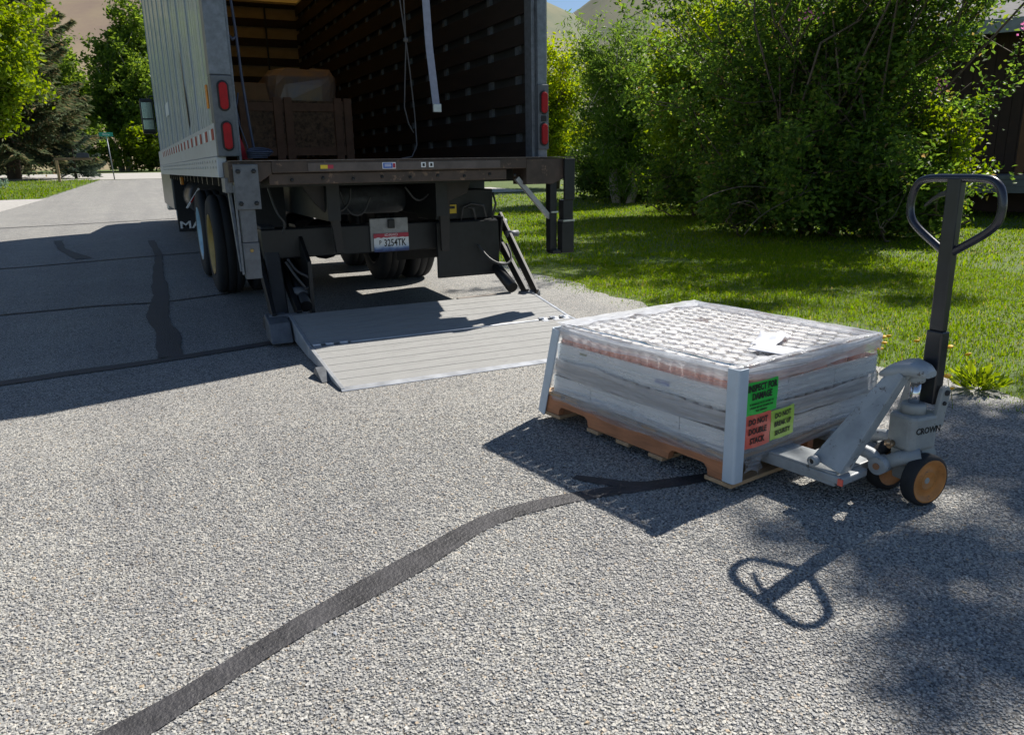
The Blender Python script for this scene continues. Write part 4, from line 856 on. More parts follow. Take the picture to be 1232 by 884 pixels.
wsticker(0.040, 0.236, 0.318, 0.452, M_gst, 'green sticker reading INSPECT FOR DAMAGE beside the near edge board', [('INSPECT FOR', 0.038, 0.043, 0.78, 0.0014), ('DAMAGE', 0.038, 0.008, 0.78, 0.0014), ('IF DAMAGED NOTE ON BILL OF', 0.012, -0.022, 0.85, 0), ('LADING BEFORE SIGNING FOR', 0.012, -0.037, 0.85, 0), ('THIS SHIPMENT', 0.012, -0.052, 0.85, 0)], R(0))
wsticker(0.040, 0.205, 0.180, 0.318, M_rst, 'red sticker reading DO NOT DOUBLE STACK under the green one', [('DO NOT', 0.034, 0.040, 0.85, 0.001), ('DOUBLE', 0.034, 0.0, 0.85, 0.001), ('STACK', 0.034, -0.04, 0.85, 0.001)], R(0))
wsticker(0.207, 0.358, 0.186, 0.312, M_yst, 'lime sticker reading DO NOT BREAK DOWN SECURITY right of the red one', [('DO NOT', 0.030, 0.038, 0.85, 0.0008), ('BREAK UP', 0.030, 0.002, 0.8, 0.0008), ('SECURITY', 0.028, -0.036, 0.8, 0.0008)], R(-2))

# ------------------------------------------------------------------ pallet jack
JO = (0.51, -0.41)
jl0 = plocal(JO[0], JO[1])
jack = empty('pallet_jack', 'grey pallet jack with black loop handle and orange hubs under the pallet', 'pallet jack', jl0, PA)
def J(name, mb, m, bevel=0, parent=None): return mb.build(name, m, parent or jack, bevel, (JO[0], JO[1], 0))
# forks
for s in (-1, 1):
    xo = 0.51+s*0.29; xi = 0.51+s*0.13; a, b = min(xo, xi), max(xo, xi)
    f = J('fork', MB().box(a, b, -0.30, 1.12, 0.128, 0.137).box(a, a+0.012, -0.30, 1.12, 0.082, 0.1275).box(b-0.012, b, -0.30, 1.12, 0.082, 0.1275).prism([(a, 1.12), (b, 1.12), (b-0.04, 1.2), (a+0.04, 1.2)], 0.09, 0.135, 'z'), M_jack, 0.003)
    J('load_roller', MB().cyl((a+0.03, 0.98, 0.045), (b-0.03, 0.98, 0.045), 0.04, 16), mat('nylon_roller', (0.5, 0.45, 0.35), 0.5), parent=f)
    J('fork_base', MB().box(a-0.004, b+0.004, -0.335, -0.15, 0.096, 0.1275), M_jack, 0.006, f)
J('torsion_bar', MB().cyl((0.25, -0.22, 0.10), (0.77, -0.22, 0.10), 0.022, 14).box(0.385, 0.635, -0.30, -0.10, 0.10, 0.134), M_jack, 0.004)
J('red_tag', MB().box(0.2095, 0.2155, -0.338, -0.318, 0.098, 0.124), M_rst)
# A frame legs: sloping plates with folded flanges
for s in (-1, 1):
    def q(x, y, z): return Vector((0.51+s*(0.51-x), y, z))
    A0, A1, B1, B0 = q(.225, -.19, .168), q(.225, -.315, .138), q(.43, -.405, .503), q(.43, -.362, .537)
    nrm = (A1-A0).cross(B0-A0).normalized()
    if nrm.x*s < 0: nrm = -nrm
    t = 0.014; vs = [A0, A1, B1, B0]; vs2 = [v-nrm*t for v in vs]
    leg = J('frame_leg', MB().add(vs+vs2, [(0, 1, 2, 3), (7, 6, 5, 4), (0, 4, 5, 1), (1, 5, 6, 2), (2, 6, 7, 3), (3, 7, 4, 0)]), M_jack, 0.004)
    # inner web turned in towards the centre line
    w0, w1 = A1-nrm*t, B1-nrm*t; inn = Vector((-s, 0, 0)); vs = [w0, w1, w1+inn*0.05, w0+inn*0.06]; dv = Vector((0, 0.008, 0.003)); vs2 = [v+dv for v in vs]
    J('web', MB().add(vs+vs2, [(0, 1, 2, 3), (7, 6, 5, 4), (0, 4, 5, 1), (1, 5, 6, 2), (2, 6, 7, 3), (3, 7, 4, 0)]), M_jack, 0.002, leg)
    bx = 0.51+s*0.30; J('bolt', MB().lathe([(0.010, 0.02), (0.018, 0.02), (0.021, 0.016), (0.021, -0.005)], 16, Matrix.Translation((bx, -0.215, 0.165)) @ Matrix.Rotation(R(90)*s, 4, 'Y'), closed=False), M_jack, parent=leg); J('bolt', MB().lathe([(0.011, 0), (0.011, 0.014)], 6, Matrix.Translation((bx, -0.215, 0.165)) @ Matrix.Rotation(R(90)*s, 4, 'Y')), M_rub, parent=leg)
# crosshead: arched casting
def loft(sections, smooth=True):
    b = MB(); n = len(sections[0])
    for s_ in sections: b.v += [tuple(v) for v in s_]
    for i in range(len(sections)-1):
        for k in range(n): b.f.append((i*n+k, i*n+(k+1) % n, (i+1)*n+(k+1) % n, (i+1)*n+k)); b.sm.append(smooth)
    b.f += [tuple(range(n))[::-1], tuple(range((len(sections)-1)*n, len(sections)*n))]; b.sm += [False, False]; return b
sec = []
for y, zt, zb_, hw in ((-0.325, 0.515, 0.485, 0.105), (-0.35, 0.54, 0.485, 0.108), (-0.38, 0.549, 0.49, 0.09), (-0.41, 0.549, 0.495, 0.062), (-0.445, 0.540, 0.495, 0.05), (-0.468, 0.520, 0.497, 0.036)):
    n = 14; zc = (zt+zb_)/2; hh = (zt-zb_)/2
    sec.append([Vector((0.51+hw*np.sign(math.cos(a))*abs(math.cos(a))**0.6, y, zc+hh*np.sign(math.sin(a))*abs(math.sin(a))**0.6)) for a in np.linspace(0, 2*math.pi, n, endpoint=False)])
J('crosshead', loft(sec), M_jack)
# steered unit: pump, piston, axle, wheels, handle, built along the steer direction
AX = Vector((-0.21, -0.978, 0)).normalized(); FW = Vector((0.978, -0.21, 0)).normalized()
MS = Matrix(((FW.x, AX.x, 0, 0.53), (FW.y, AX.y, 0, -0.405), (0, 0, 1, 0), (0, 0, 0, 1)))   # local: x forward to the handle, y along the axle
def JS(name, mb, m, bevel=0, parent=None):
    mb.v = [tuple(MS @ Vector(v)) for v in mb.v]; return J(name, mb, m, bevel, parent)
pump = JS('pump_body', MB().prism([(-0.062, -0.05), (-0.04, -0.062), (0.065, -0.062), (0.09, -0.035), (0.09, 0.035), (0.065, 0.062), (-0.04, 0.062), (-0.062, 0.05)], 0.205, 0.345, 'z'), M_pump, 0.014)
JS('collar', MB().lathe([(0.045, 0.345), (0.045, 0.375), (0.040, 0.383), (0.028, 0.383)], 24), M_pump, parent=pump)
JS('piston', MB().lathe([(0.020, 0.36), (0.020, 0.47)], 20), M_chrome, parent=pump)
JS('piston_cap', MB().lathe([(0.028, 0.466), (0.031, 0.470), (0.031, 0.498)], 20), M_jack, parent=pump)
for s in (-1, 1):
    lug = []
    for a in np.linspace(0, 180, 9): lug.append((0.092+0.024*math.cos(R(a)), 0.425+0.026*math.sin(R(a))))
    lug += [(0.055, 0.345), (0.05, 0.30), (0.095, 0.29)]
    l_ = JS('handle_lug', MB().prism(lug, s*0.052-0.009, s*0.052+0.009, 'y'), M_pump, 0.003, pump)
    for px_, pz_, pr_ in ((0.093, 0.425, 0.011), (0.085, 0.385, 0.008)): JS('pin', MB().cyl((px_, s*0.055-0.012, pz_), (px_, s*0.055+0.012, pz_), pr_, 12), M_rub, parent=pump)
lt = text('CROWN', 0.034, Matrix.Translation((-JO[0], -JO[1], 0)) @ MS @ Matrix.Translation((0.018, 0.0625, 0.288)) @ Matrix(((1, 0, 0, 0), (0, 0, 1, 0), (0, 1, 0, 0), (0, 0, 0, 1))), M_ink, 'lettering', pump, sx=0.95, bold=0.0012)
JS('axle_carrier', MB().prism([(-0.055, 0.204), (0.085, 0.204), (0.06, 0.15), (0.03, 0.075), (-0.03, 0.075), (-0.05, 0.15)], -0.035, 0.035, 'y').cyl((0, -0.1, 0.10), (0, 0.1, 0.10), 0.014, 12), M_pump, 0.006)
for s in (-1, 1):
    Mw = MS @ Matrix.Translation((0, s*0.083, 0.101)) @ Matrix.Rotation(R(-90)*s, 4, 'X')
    wl = J('wheel', MB().lathe([(0.078, -0.027), (0.092, -0.027), (0.099, -0.021), (0.101, -0.012), (0.101, 0.012), (0.099, 0.021), (0.092, 0.027), (0.084, 0.028)], 40, Mw, closed=False), M_tyre)
    J('hub', MB().lathe([(0.0, 0.014), (0.03, 0.014), (0.036, 0.022), (0.040, 0.014), (0.060, 0.012), (0.070, 0.014), (0.078, 0.026), (0.085, 0.0285), (0.086, 0.026)], 40, Mw, closed=False), M_hub, parent=wl)
    J('hub', MB().lathe([(0.0, -0.010), (0.03, -0.014), (0.070, -0.012), (0.080, -0.026), (0.086, -0.026)], 32, Mw, closed=False), M_hub, parent=wl)
# linkage arms from the frame to the pivot and on to the pump base
for s in (-1, 1):
    x = 0.51+s*0.10
    J('link_arm', MB().tube(smooth_path([(x+s*0.06, -0.16, 0.14), (x+s*0.03, -0.24, 0.188), (x, -0.31, 0.188), (x, -0.365, 0.152)], 1), 0.025, 10), M_jack)
    J('pivot', MB().cyl((x-0.03, -0.368, 0.148), (x+0.03, -0.368, 0.148), 0.034, 18), M_jack); J('pivot_pin', MB().cyl((x-s*-0.029, -0.368, 0.148), (x+s*0.035, -0.368, 0.148), 0.013, 12), mat('rusty_pin', (0.35, 0.16, 0.08), 0.5))
    J('link_arm', MB().tube([(x-s*0.015, -0.37, 0.15), (0.52+s*0.06, -0.41, 0.175), (0.53+s*0.03, -0.47, 0.19)], [0.026, 0.029, 0.034], 10), M_pump)
JS('valve', MB().cyl((-0.06, -0.02, 0.225), (-0.085, -0.02, 0.215), 0.012, 10).lathe([(0.004, 0), (0.012, 0.005), (0.013, 0.018), (0.006, 0.026)], 10, Matrix.Translation((-0.09, -0.02, 0.215))), mat('brass_valve', (0.5, 0.33, 0.2), 0.35, metal=0.7), parent=pump)
JS('release_chain', MB().tube([(0.115, 0.0, 0.2), (0.125, 0.01, 0.18), (0.13, 0.012, 0.155)], 0.006, 6), M_steel, parent=pump)
# handle
hd = JS('handle', MB().box(0.062, 0.106, -0.034, 0.034, 0.372, 0.655), M_handle, 0.006)
JS('handle_stem', MB().box(0.066, 0.098, -0.028, 0.028, 0.655, 1.212), M_handle, 0.005, hd)
hx = 0.082; half = [(0.03, 1.2105), (0.09, 1.2105), (0.140, 1.205), (0.172, 1.175), (0.183, 1.125), (0.181, 1.085), (0.17, 1.055), (0.142, 1.028), (0.098, 0.998), (0.05, 0.968), (0.018, 0.948)]
loop = [(hx, -a, b) for a, b in half[::-1]] + [(hx, a, b) for a, b in half]
JS('grip_loop', MB().tube(smooth_path(loop), 0.0145, 14), mat('navy_black_gloss', (0.018, 0.020, 0.034), 0.28, var=0.2, coat=0.3), parent=hd)
JS('control_lever', MB().prism([(-0.02, 1.150), (-0.06, 1.142), (-0.09, 1.125), (-0.118, 1.105), (-0.115, 1.115), (-0.09, 1.138), (-0.06, 1.158), (-0.02, 1.172)], hx-0.010, hx+0.006, 'x'), M_handle, 0.002, hd)

# ------------------------------------------------------------------ vegetation
def leaf_quads(C, size, rs, flat=0.0, asp=0.55, droop=0.0, dirs=None):
    """one bent leaf (4 vertices, folded along the midrib) per centre"""
    n = len(C); s = size*rs.uniform(0.7, 1.3, n)
    if dirs is None:
        d = rs.normal(size=(n, 3)); d[:, 2] = d[:, 2]*(1-flat)-droop
    else: d = dirs+0.25*rs.normal(size=(n, 3))
    d /= np.linalg.norm(d, axis=1)[:, None]
    u = rs.normal(size=(n, 3)); u[:, 2] += flat*2; sd = np.cross(d, u); sd /= np.linalg.norm(sd, axis=1)[:, None]+1e-9; nn = np.cross(sd, d)
    a = C-d*s[:, None]*0.5; b = C+d*s[:, None]*0.5; w = s*asp*0.5
    l = C+sd*w[:, None]+nn*(w*0.35)[:, None]; r_ = C-sd*w[:, None]+nn*(w*0.35)[:, None]
    V = np.stack([a, r_, b, l], 1).reshape(-1, 3); k = np.arange(n)[:, None]*4
    F = np.concatenate([k+np.array([[0, 1, 2]]), k+np.array([[0, 2, 3]])], 1).reshape(-1, 3)
    return V, F
def limb(b, p0, p1, r0, r1, rs, n=6, wob=0.08, sag=0.0):
    p0 = np.array(p0, float); p1 = np.array(p1, float); L = np.linalg.norm(p1-p0); pts = []
    for i in range(n+1):
        t = i/n; p = p0+(p1-p0)*t+rs.normal(size=3)*wob*L*math.sin(math.pi*t)*0.5; p[2] += sag*L*math.sin(math.pi*t); pts.append(p)
    b.tube([Vector(p) for p in pts], [r0+(r1-r0)*i/n for i in range(n+1)], 6); return np.array(pts)
def tree(name, label, cat, base, trunk_h, trunk_r, ells, nlimb, ntwig, nleaf, lsize, lm, bark, seed, group=None, spread=0.35, asp=0.55, droop=0.0, stems=1, shell=0.55, keep=None):
    """trunk, limbs reaching into the crown ellipsoids (centre, radii), twigs, and leaves bunched round the twigs"""
    rs = np.random.default_rng(seed); root = empty(name, label, cat, base, 0, group); b = MB(); tips = []
    tops = []
    for s in range(stems):
        o = rs.normal(size=3)*0.25*(stems > 1); o[2] = 0
        tp = np.array([o[0]*3.0, o[1]*3.0, trunk_h]); pts = limb(b, o+np.array([0, 0, -0.05]), tp, trunk_r, trunk_r*0.6, rs, 6, 0.05); tops.append(pts)
    wts = np.array([e[1][0]*e[1][1]*e[1][2] for e in ells]); wts = wts**0.6; wts = wts/wts.sum()
    for i in range(nlimb):
        e = ells[rs.choice(len(ells), p=wts)]; v = rs.normal(size=3); v /= np.linalg.norm(v); q = np.array(e[0])+np.array(e[1])*v*rs.uniform(shell, 0.95)
        if q[2] < 0.12: q[2] = 0.12+rs.uniform(0, .3)
        st = tops[rs.integers(stems)]; s0 = st[rs.integers(3, 7)]; pts = limb(b, s0, q, trunk_r*0.22, 0.006, rs, 5, 0.18, 0.06)
        for k in range(ntwig):
            s1 = pts[rs.integers(2, 6)]; v = rs.normal(size=3); v /= np.linalg.norm(v); L = spread*rs.uniform(0.6, 2.0); q2 = s1+v*L; q2[2] = max(q2[2], 0.1)
            if ntwig <= 6 and k < 4: limb(b, s1, q2, 0.008+trunk_r*0.03, 0.004, rs, 2, 0.1)
            tips.append((s1, q2))
    b.build('trunk', bark, root)
    T = np.array(tips); idx = rs.integers(0, len(T), nleaf); t = rs.uniform(0.15, 1.1, nleaf)[:, None]
    C = T[idx, 0]*(1-t)+T[idx, 1]*t+rs.normal(size=(nleaf, 3))*spread*0.33
    C = C[C[:, 2] > 0.04]
    V, F = leaf_quads(C, lsize, rs, 0.35, asp, droop)
    link('crown', npmesh('crown', V, F, lm), root)
    return root
L_lilac = leafmat('lilac_leaf', [(0, (0.035, 0.07, 0.016)), (0.5, (0.07, 0.125, 0.024)), (0.85, (0.11, 0.175, 0.03)), (0.95, (0.14, 0.19, 0.03)), (1, (0.20, 0.14, 0.06))], 0.5, hue=0.488)
L_bright = leafmat('bright_leaf', [(0, (0.07, 0.12, 0.012)), (0.6, (0.11, 0.17, 0.018)), (1, (0.16, 0.20, 0.025))], 0.5)  # brighter yellow-green leaf tones, random per leaf
L_yellow = leafmat('yellow_green_leaf', [(0, (0.11, 0.17, 0.012)), (0.6, (0.17, 0.23, 0.018)), (1, (0.23, 0.27, 0.025))], 0.5)
L_dark = leafmat('dark_leaf', [(0, (0.03, 0.06, 0.015)), (0.6, (0.055, 0.10, 0.02)), (1, (0.08, 0.13, 0.025))], 0.4)
L_willow = leafmat('narrow_leaf', [(0, (0.05, 0.10, 0.022)), (0.6, (0.085, 0.15, 0.026)), (1, (0.12, 0.18, 0.035))], 0.5)
L_spruce = leafmat('blue_brown_needle', [(0, (0.06, 0.09, 0.05)), (0.55, (0.10, 0.13, 0.065)), (0.8, (0.15, 0.15, 0.08)), (1, (0.21, 0.155, 0.08))], 0.25, 0.7, 0.1)
L_spruce2 = leafmat('blue_green_needle', [(0, (0.03, 0.05, 0.04)), (0.6, (0.06, 0.09, 0.065)), (1, (0.10, 0.13, 0.09))], 0.15, 0.7)
L_cotton = leafmat('cottonwood_leaf', [(0, (0.05, 0.09, 0.016)), (0.6, (0.09, 0.15, 0.025)), (1, (0.14, 0.20, 0.035))], 0.5)
L_grass = leafmat('grass_blade', [(0, (0.062, 0.115, 0.006)), (0.5, (0.102, 0.166, 0.007)), (0.88, (0.135, 0.185, 0.013)), (0.96, (0.17, 0.19, 0.03)), (1, (0.26, 0.20, 0.08))], 0.45, 0.6, 0.05, 0.494)
L_weed = leafmat('weed_leaf', [(0, (0.09, 0.15, 0.012)), (1, (0.17, 0.22, 0.03))], 0.5)
L_yb = leafmat('yellow_bush_leaf', [(0, (0.22, 0.22, 0.02)), (1, (0.38, 0.33, 0.04))], 0.4)
L_sage = leafmat('pale_sage_leaf', [(0, (0.13, 0.20, 0.15)), (1, (0.26, 0.33, 0.27))], 0.3)
L_pink = leafmat('blossom', [(0, (0.45, 0.12, 0.25)), (1, (0.6, 0.25, 0.4))], 0.3)

def gz(y): return float(tz(y))
# right side: the big lilac bush and what stands round it
lil = tree('lilac_bush', 'huge dense green bush with bare low twigs standing on the lawn at right', 'bush', (10.9, 9.9, float(tz(9.9))), 1.2, 0.10,
     [((0, 0, 2.7), (2.3, 2.2, 2.4)), ((-1.2, 1.8, 3.0), (1.9, 1.9, 2.4)), ((0.7, -1.0, 2.4), (1.4, 1.4, 2.0)), ((-1.2, -0.6, 1.2), (1.5, 1.5, 1.1)), ((-1.6, -1.4, 1.0), (1.3, 1.2, 0.95)), ((0.0, -1.8, 1.0), (1.1, 1.0, 0.95)), ((0.2, 0.2, 5.3), (2.7, 2.7, 2.0)), ((0.3, -3.0, 5.5), (1.7, 1.3, 1.2))], 190, 8, 100000, 0.092, L_lilac, M_bark, 21, spread=0.33, stems=6, shell=0.5)
rs = np.random.default_rng(3); V, F = leaf_quads(np.array([[-2.3, -1.6, 3.1], [-1.9, -1.9, 3.5], [-0.8, -2.6, 2.2], [-1.2, -2.4, 3.3], [0.3, -2.9, 2.9]]).repeat(14, 0)+rs.normal(size=(70, 3))*0.05, 0.045, rs, 0, 0.8); link('blossom', npmesh('blossom', V, F, L_pink), lil)
def at(px, py, y):
    v = r2*((px-616)/925.8) - u2*((py-442)/925.8) + fw; t = y/v.y; return (v.x*t-10.9, v.y*t-9.9, v.z*t+CH-float(tz(9.9)))
for pts in (((1010, 215, 9.0), (960, 235, 8.6), (915, 258, 8.3), (895, 283, 8.2)), ((960, 232, 8.8), (900, 222, 8.6), (860, 232, 8.5), (838, 244, 8.4)), ((915, 258, 8.3), (905, 240, 8.25), (880, 246, 8.2))):
    MB().tube(smooth_path([at(*p) for p in pts]), 0.007, 5).build('bare_branch', M_bark, lil)
for i, (x_, y_, r_, h_, lb_) in enumerate(((9.7, 10.3, 1.2, 1.1, 'low leafy clump at the left foot of the big bush'), (10.7, 9.0, 1.2, 1.2, 'low leafy clump at the middle foot of the big bush'), (11.3, 8.7, 0.8, 1.0, 'low leafy clump at the right foot of the big bush'), (11.0, 13.4, 1.4, 0.9, 'low leafy clump round the trunk of the leafy tree'))):
    tree('leafy_clump', lb_, 'bush', (x_, y_, gz(y_)), 0.3, 0.02, [((0, 0, h_*0.8), (r_, r_, h_*0.75))], 40, 6, 9000, 0.085, L_lilac, M_bark, 70+i, spread=0.24, stems=4)
tree('bright_shrub', 'sunlit yellow green shrub at the right foot of the big bush', 'bush', (12.0, 8.7, 0.04), 0.7, 0.04, [((0, 0, 1.6), (0.7, 0.7, 0.7)), ((-0.4, 0.3, 0.8), (0.7, 0.7, 0.6))], 26, 6, 5200, 0.09, L_bright, M_bark, 22, spread=0.25, stems=3)
tree('leafy_tree', 'mid green leafy tree behind the left edge of the big bush', 'tree', (11.4, 13.9, float(tz(13.9))), 1.8, 0.10, [((0, 0, 3.0), (1.6, 1.6, 1.9)), ((-0.7, -0.4, 2.2), (1.2, 1.2, 1.0)), ((1.2, 0, 4.4), (1.6, 1.6, 1.2)), ((0.2, -0.5, 1.0), (1.7, 1.4, 0.85))], 80, 7, 34000, 0.11, L_bright, M_bark, 23, spread=0.38)
tree('willow_shrub', 'tall dark narrow leaved willow shrub right of the truck', 'tree', (12.3, 18.2, float(tz(18.2))), 2.0, 0.12, [((0, 0, 2.4), (1.55, 1.5, 2.3)), ((-0.2, 0, 4.1), (1.1, 1.1, 1.2)), ((0.5, 0, 1.4), (1.3, 1.3, 1.3))], 80, 7, 36000, 0.15, L_willow, M_bark2, 24, spread=0.42, asp=0.22, droop=0.6, stems=3)
tree('yellow_tree', 'yellow green sunlit tree just right of the truck box', 'tree', (15.2, 27.0, float(tz(27))), 2.0, 0.14, [((0, 0, 3.4), (2.2, 2.2, 2.2)), ((0.4, 0, 1.8), (2.2, 2.0, 1.2)), ((-0.5, 0, 4.9), (1.5, 1.5, 1.0))], 60, 7, 24000, 0.15, L_yellow, M_bark, 25, spread=0.5)
tree('dark_shrub', 'dark shrub in deep shade beyond the lawn left of the big bush', 'bush', (15.4, 20.6, float(tz(20.6))), 0.8, 0.06, [((0, 0, 1.3), (2.2, 1.5, 1.4)), ((2.2, -0.8, 1.2), (1.8, 1.3, 1.3)), ((4.0, -1.6, 1.2), (1.8, 1.3, 1.3)), ((-1.8, 0.5, 0.9), (1.3, 1.2, 1.0))], 90, 7, 26000, 0.14, L_dark, M_bark, 26, spread=0.35, stems=4)
tree('dark_shrub', 'dark shrub at the foot of the willow shrub', 'bush', (12.7, 19.6, float(tz(19.6))), 0.6, 0.05, [((0, 0, 0.8), (1.6, 1.2, 0.9)), ((1.4, -0.5, 0.6), (1.0, 0.9, 0.7))], 40, 6, 15000, 0.11, L_dark, M_bark, 27, spread=0.3, stems=3)
tree('dark_tree', 'tall shaded tree rising behind the big bush and the dark shrubs', 'tree', (18.6, 21.0, float(tz(21.0))), 3.0, 0.2, [((0, 0, 4.0), (3.2, 3.0, 2.6)), ((0.5, 0, 2.2), (2.8, 2.6, 1.8))], 60, 7, 22000, 0.17, L_dark, M_bark, 28, spread=0.55)
tree('leafy_tree', 'green tree behind the big bush beside the dark house', 'tree', (17.6, 15.4, float(tz(15.4))), 2.4, 0.16, [((0, 0, 4.6), (2.4, 2.4, 2.6)), ((0, 0, 2.6), (2.0, 2.0, 1.3))], 50, 7, 20000, 0.13, L_lilac, M_bark, 29, spread=0.45)
tree('roadside_shrub', 'green shrub seen under the truck sill beyond the lawn', 'bush', (9.0, 24.5, float(tz(24.5))), 0.6, 0.05, [((0, 0, 1.1), (2.6, 1.2, 1.0))], 36, 6, 10000, 0.13, L_bright, M_bark, 30, spread=0.35, stems=4)
# shade trees to the right of the frame
tree('shade_tree', 'tall tree beyond the right edge whose soft shade falls on the road', 'tree', (12.0, 3.4, 0), 5.5, 0.16, [((-2.2, -0.18, 8.5), (0.45, 0.25, 0.4)), ((-2.6, -0.30, 8.5), (0.45, 0.2, 0.3)), ((-1.75, 0.10, 8.5), (0.5, 0.3, 0.4)), ((-1.0, 0.65, 8.6), (0.6, 0.35, 0.5)), ((1.9, -0.6, 9.2), (1.6, 1.2, 1.2))], 80, 6, 30000, 0.10, L_lilac, M_bark, 31, spread=0.24, shell=0.75)
# left side
def gz(y): return float(tz(y))
tree('maple_tree', 'bright green broadleaf tree at the left edge before the spruce', 'tree', (-6.1, 45.0, gz(45)), 5.0, 0.3, [((0, 0, 8.0), (3.6, 3.6, 3.6)), ((1.7, -1.0, 5.6), (2.5, 2.2, 2.0)), ((-1.5, 0, 5.5), (3, 3, 2.2)), ((0.2, 0, 11), (2.6, 2.6, 2.6))], 110, 7, 62000, 0.27, L_bright, M_bark, 41, spread=0.7, droop=0.3)
tree('cottonwood_tree', 'tall green tree behind the spruce top left of the truck', 'tree', (-4.4, 88, gz(88)), 5, 0.35, [((0, 0, 8.2), (3.4, 3.4, 5.0)), ((0.5, 0, 5.6), (3.6, 3.4, 3.2))], 70, 7, 22000, 0.42, L_cotton, M_bark2, 42, spread=0.9)
tree('cottonwood_tree', 'tallest green tree close against the truck box with pale leaning trunk', 'tree', (0.6, 84, gz(84)), 6, 0.3, [((0.6, 0, 8.6), (3.8, 3.8, 5.6)), ((1.5, 0, 5.0), (4.0, 3.6, 3.4)), ((2.6, 0, 13), (3.0, 3.0, 3.6))], 90, 7, 32000, 0.42, L_cotton, M_bark2, 43, spread=0.9, stems=3)
tree('cottonwood_tree', 'lower green tree behind the truck mirror', 'tree', (4.6, 80, gz(80)), 4, 0.25, [((0, 0, 6.5), (4.4, 4.0, 5.2)), ((-1.5, 0, 3.2), (3.2, 3, 2.4))], 60, 7, 22000, 0.38, L_cotton, M_bark2, 44, spread=0.8, stems=2)
tree('far_shrub', 'green hedge plant beyond the far street below the truck mirror', 'bush', (2.6, 77, gz(77)), 0.8, 0.08, [((0, 0, 2.4), (3.6, 1.6, 2.4)), ((4.5, 0, 2.4), (3, 1.5, 2.4))], 60, 6, 20000, 0.3, L_bright, M_bark, 54, spread=0.6, stems=4)
tree('far_shrub', 'green hedge plant across the far street behind the sign', 'bush', (-3.4, 76, gz(76)), 0.8, 0.08, [((0, 0, 2.2), (4.6, 1.6, 2.2)), ((-2, 0, 4), (2.5, 1.5, 2))], 50, 6, 18000, 0.3, L_cotton, M_bark, 45, spread=0.6, stems=4)
tree('far_shrub', 'green undergrowth behind the spruce trunk across the street', 'bush', (-9.5, 78, gz(78)), 0.8, 0.08, [((0, 0, 2.6), (6.2, 1.8, 2.6))], 60, 6, 22000, 0.32, L_dark, M_bark, 46, spread=0.7, stems=4)
tree('yellow_bush', 'low bright yellow bush near the left edge under the trees', 'bush', (-9.2, 66, gz(66)), 0.4, 0.04, [((0, 0, 0.75), (1.7, 1.0, 0.7))], 20, 5, 3200, 0.2, L_yb, M_bark, 47, spread=0.35, stems=3)
tree('sage_bush', 'small pale sage bush at the left edge of the grass', 'bush', (-5.1, 41.2, gz(41.2)), 0.2, 0.02, [((0, 0, 0.28), (0.6, 0.5, 0.30))], 14, 5, 1500, 0.10, L_sage, M_bark, 48, spread=0.14, stems=3)
def spruce(label, base, h, rad, z0, n, lm, seed, lean=0.0, ls=0.30):
    rs = np.random.default_rng(seed); root = empty('spruce_tree', label, 'tree', base); b = MB()
    limb(b, (0, 0, -0.05), (lean*h, 0, h), 0.028*h, 0.02, rs, 8, 0.01)
    Cs, Ds = [], []
    nb = int(150*max(0.4, h/14))
    for i in range(nb):
        t = (i+rs.uniform())/nb; z = z0+(h-z0)*t**1.15; L = rad*(1-(z-z0)/(h-z0))**0.8*rs.uniform(0.65, 1.15)+0.25; a = rs.uniform(0, 6.283)
        d = np.array([math.cos(a), math.sin(a), 0]); p0 = np.array([lean*z, 0, z]); q = 10
        drop = 0.34*(1-t); pts = [p0+d*L*s+np.array([0, 0, -drop*L*s*1.3+0.42*L*s*s*(0.6+0.5*t)+ t*0.3*L*s]) for s in np.linspace(0, 1, q)]
        if h > 5: b.tube([Vector(p) for p in pts[::3]], [0.05, 0.035, 0.02, 0.008], 4)
        m_ = int(n/nb); s = rs.uniform(0.12, 1.03, m_)**0.8; pp = np.stack([np.interp(s, np.linspace(0, 1, q), np.array(pts)[:, k]) for k in range(3)], 1)
        side = np.cross(d, [0, 0, 1]); off = rs.normal(size=(m_, 1))*0.24*L*(1.08-s)[:, None]
        c = pp+side*off; c[:, 2] -= np.abs(off[:, 0])*0.5+rs.uniform(0, 0.16, m_)*ls*2
        dd = d[None]*0.8+side[None]*np.sign(off)*0.7+np.array([0, 0, -0.35])[None]
        Cs.append(c); Ds.append(dd)
    b.build('trunk', M_bark, root)
    C = np.concatenate(Cs); D = np.concatenate(Ds); k = C[:, 2] > 0.1
    V, F = leaf_quads(C[k], ls, rs, 0.2, 0.22, 0, D[k]); link('crown', npmesh('crown', V, F, lm), root)
spruce('big brownish spruce with drooping branches left of the street sign', (-6.1, 58.5, gz(58.5)), 15.5, 6.0, 2.0, 100000, L_spruce, 51, 0.07, 0.46)
spruce('small dark blue green spruce beside the mailbox', (-2.6, 56.5, gz(56.5)), 3.2, 1.8, 0.15, 9000, L_spruce2, 52, 0, 0.25)
spruce('dark spruce at the far left behind the broadleaf tree', (-12.5, 62, gz(62)), 12, 4.8, 2.4, 20000, L_spruce2, 53, 0, 0.42)

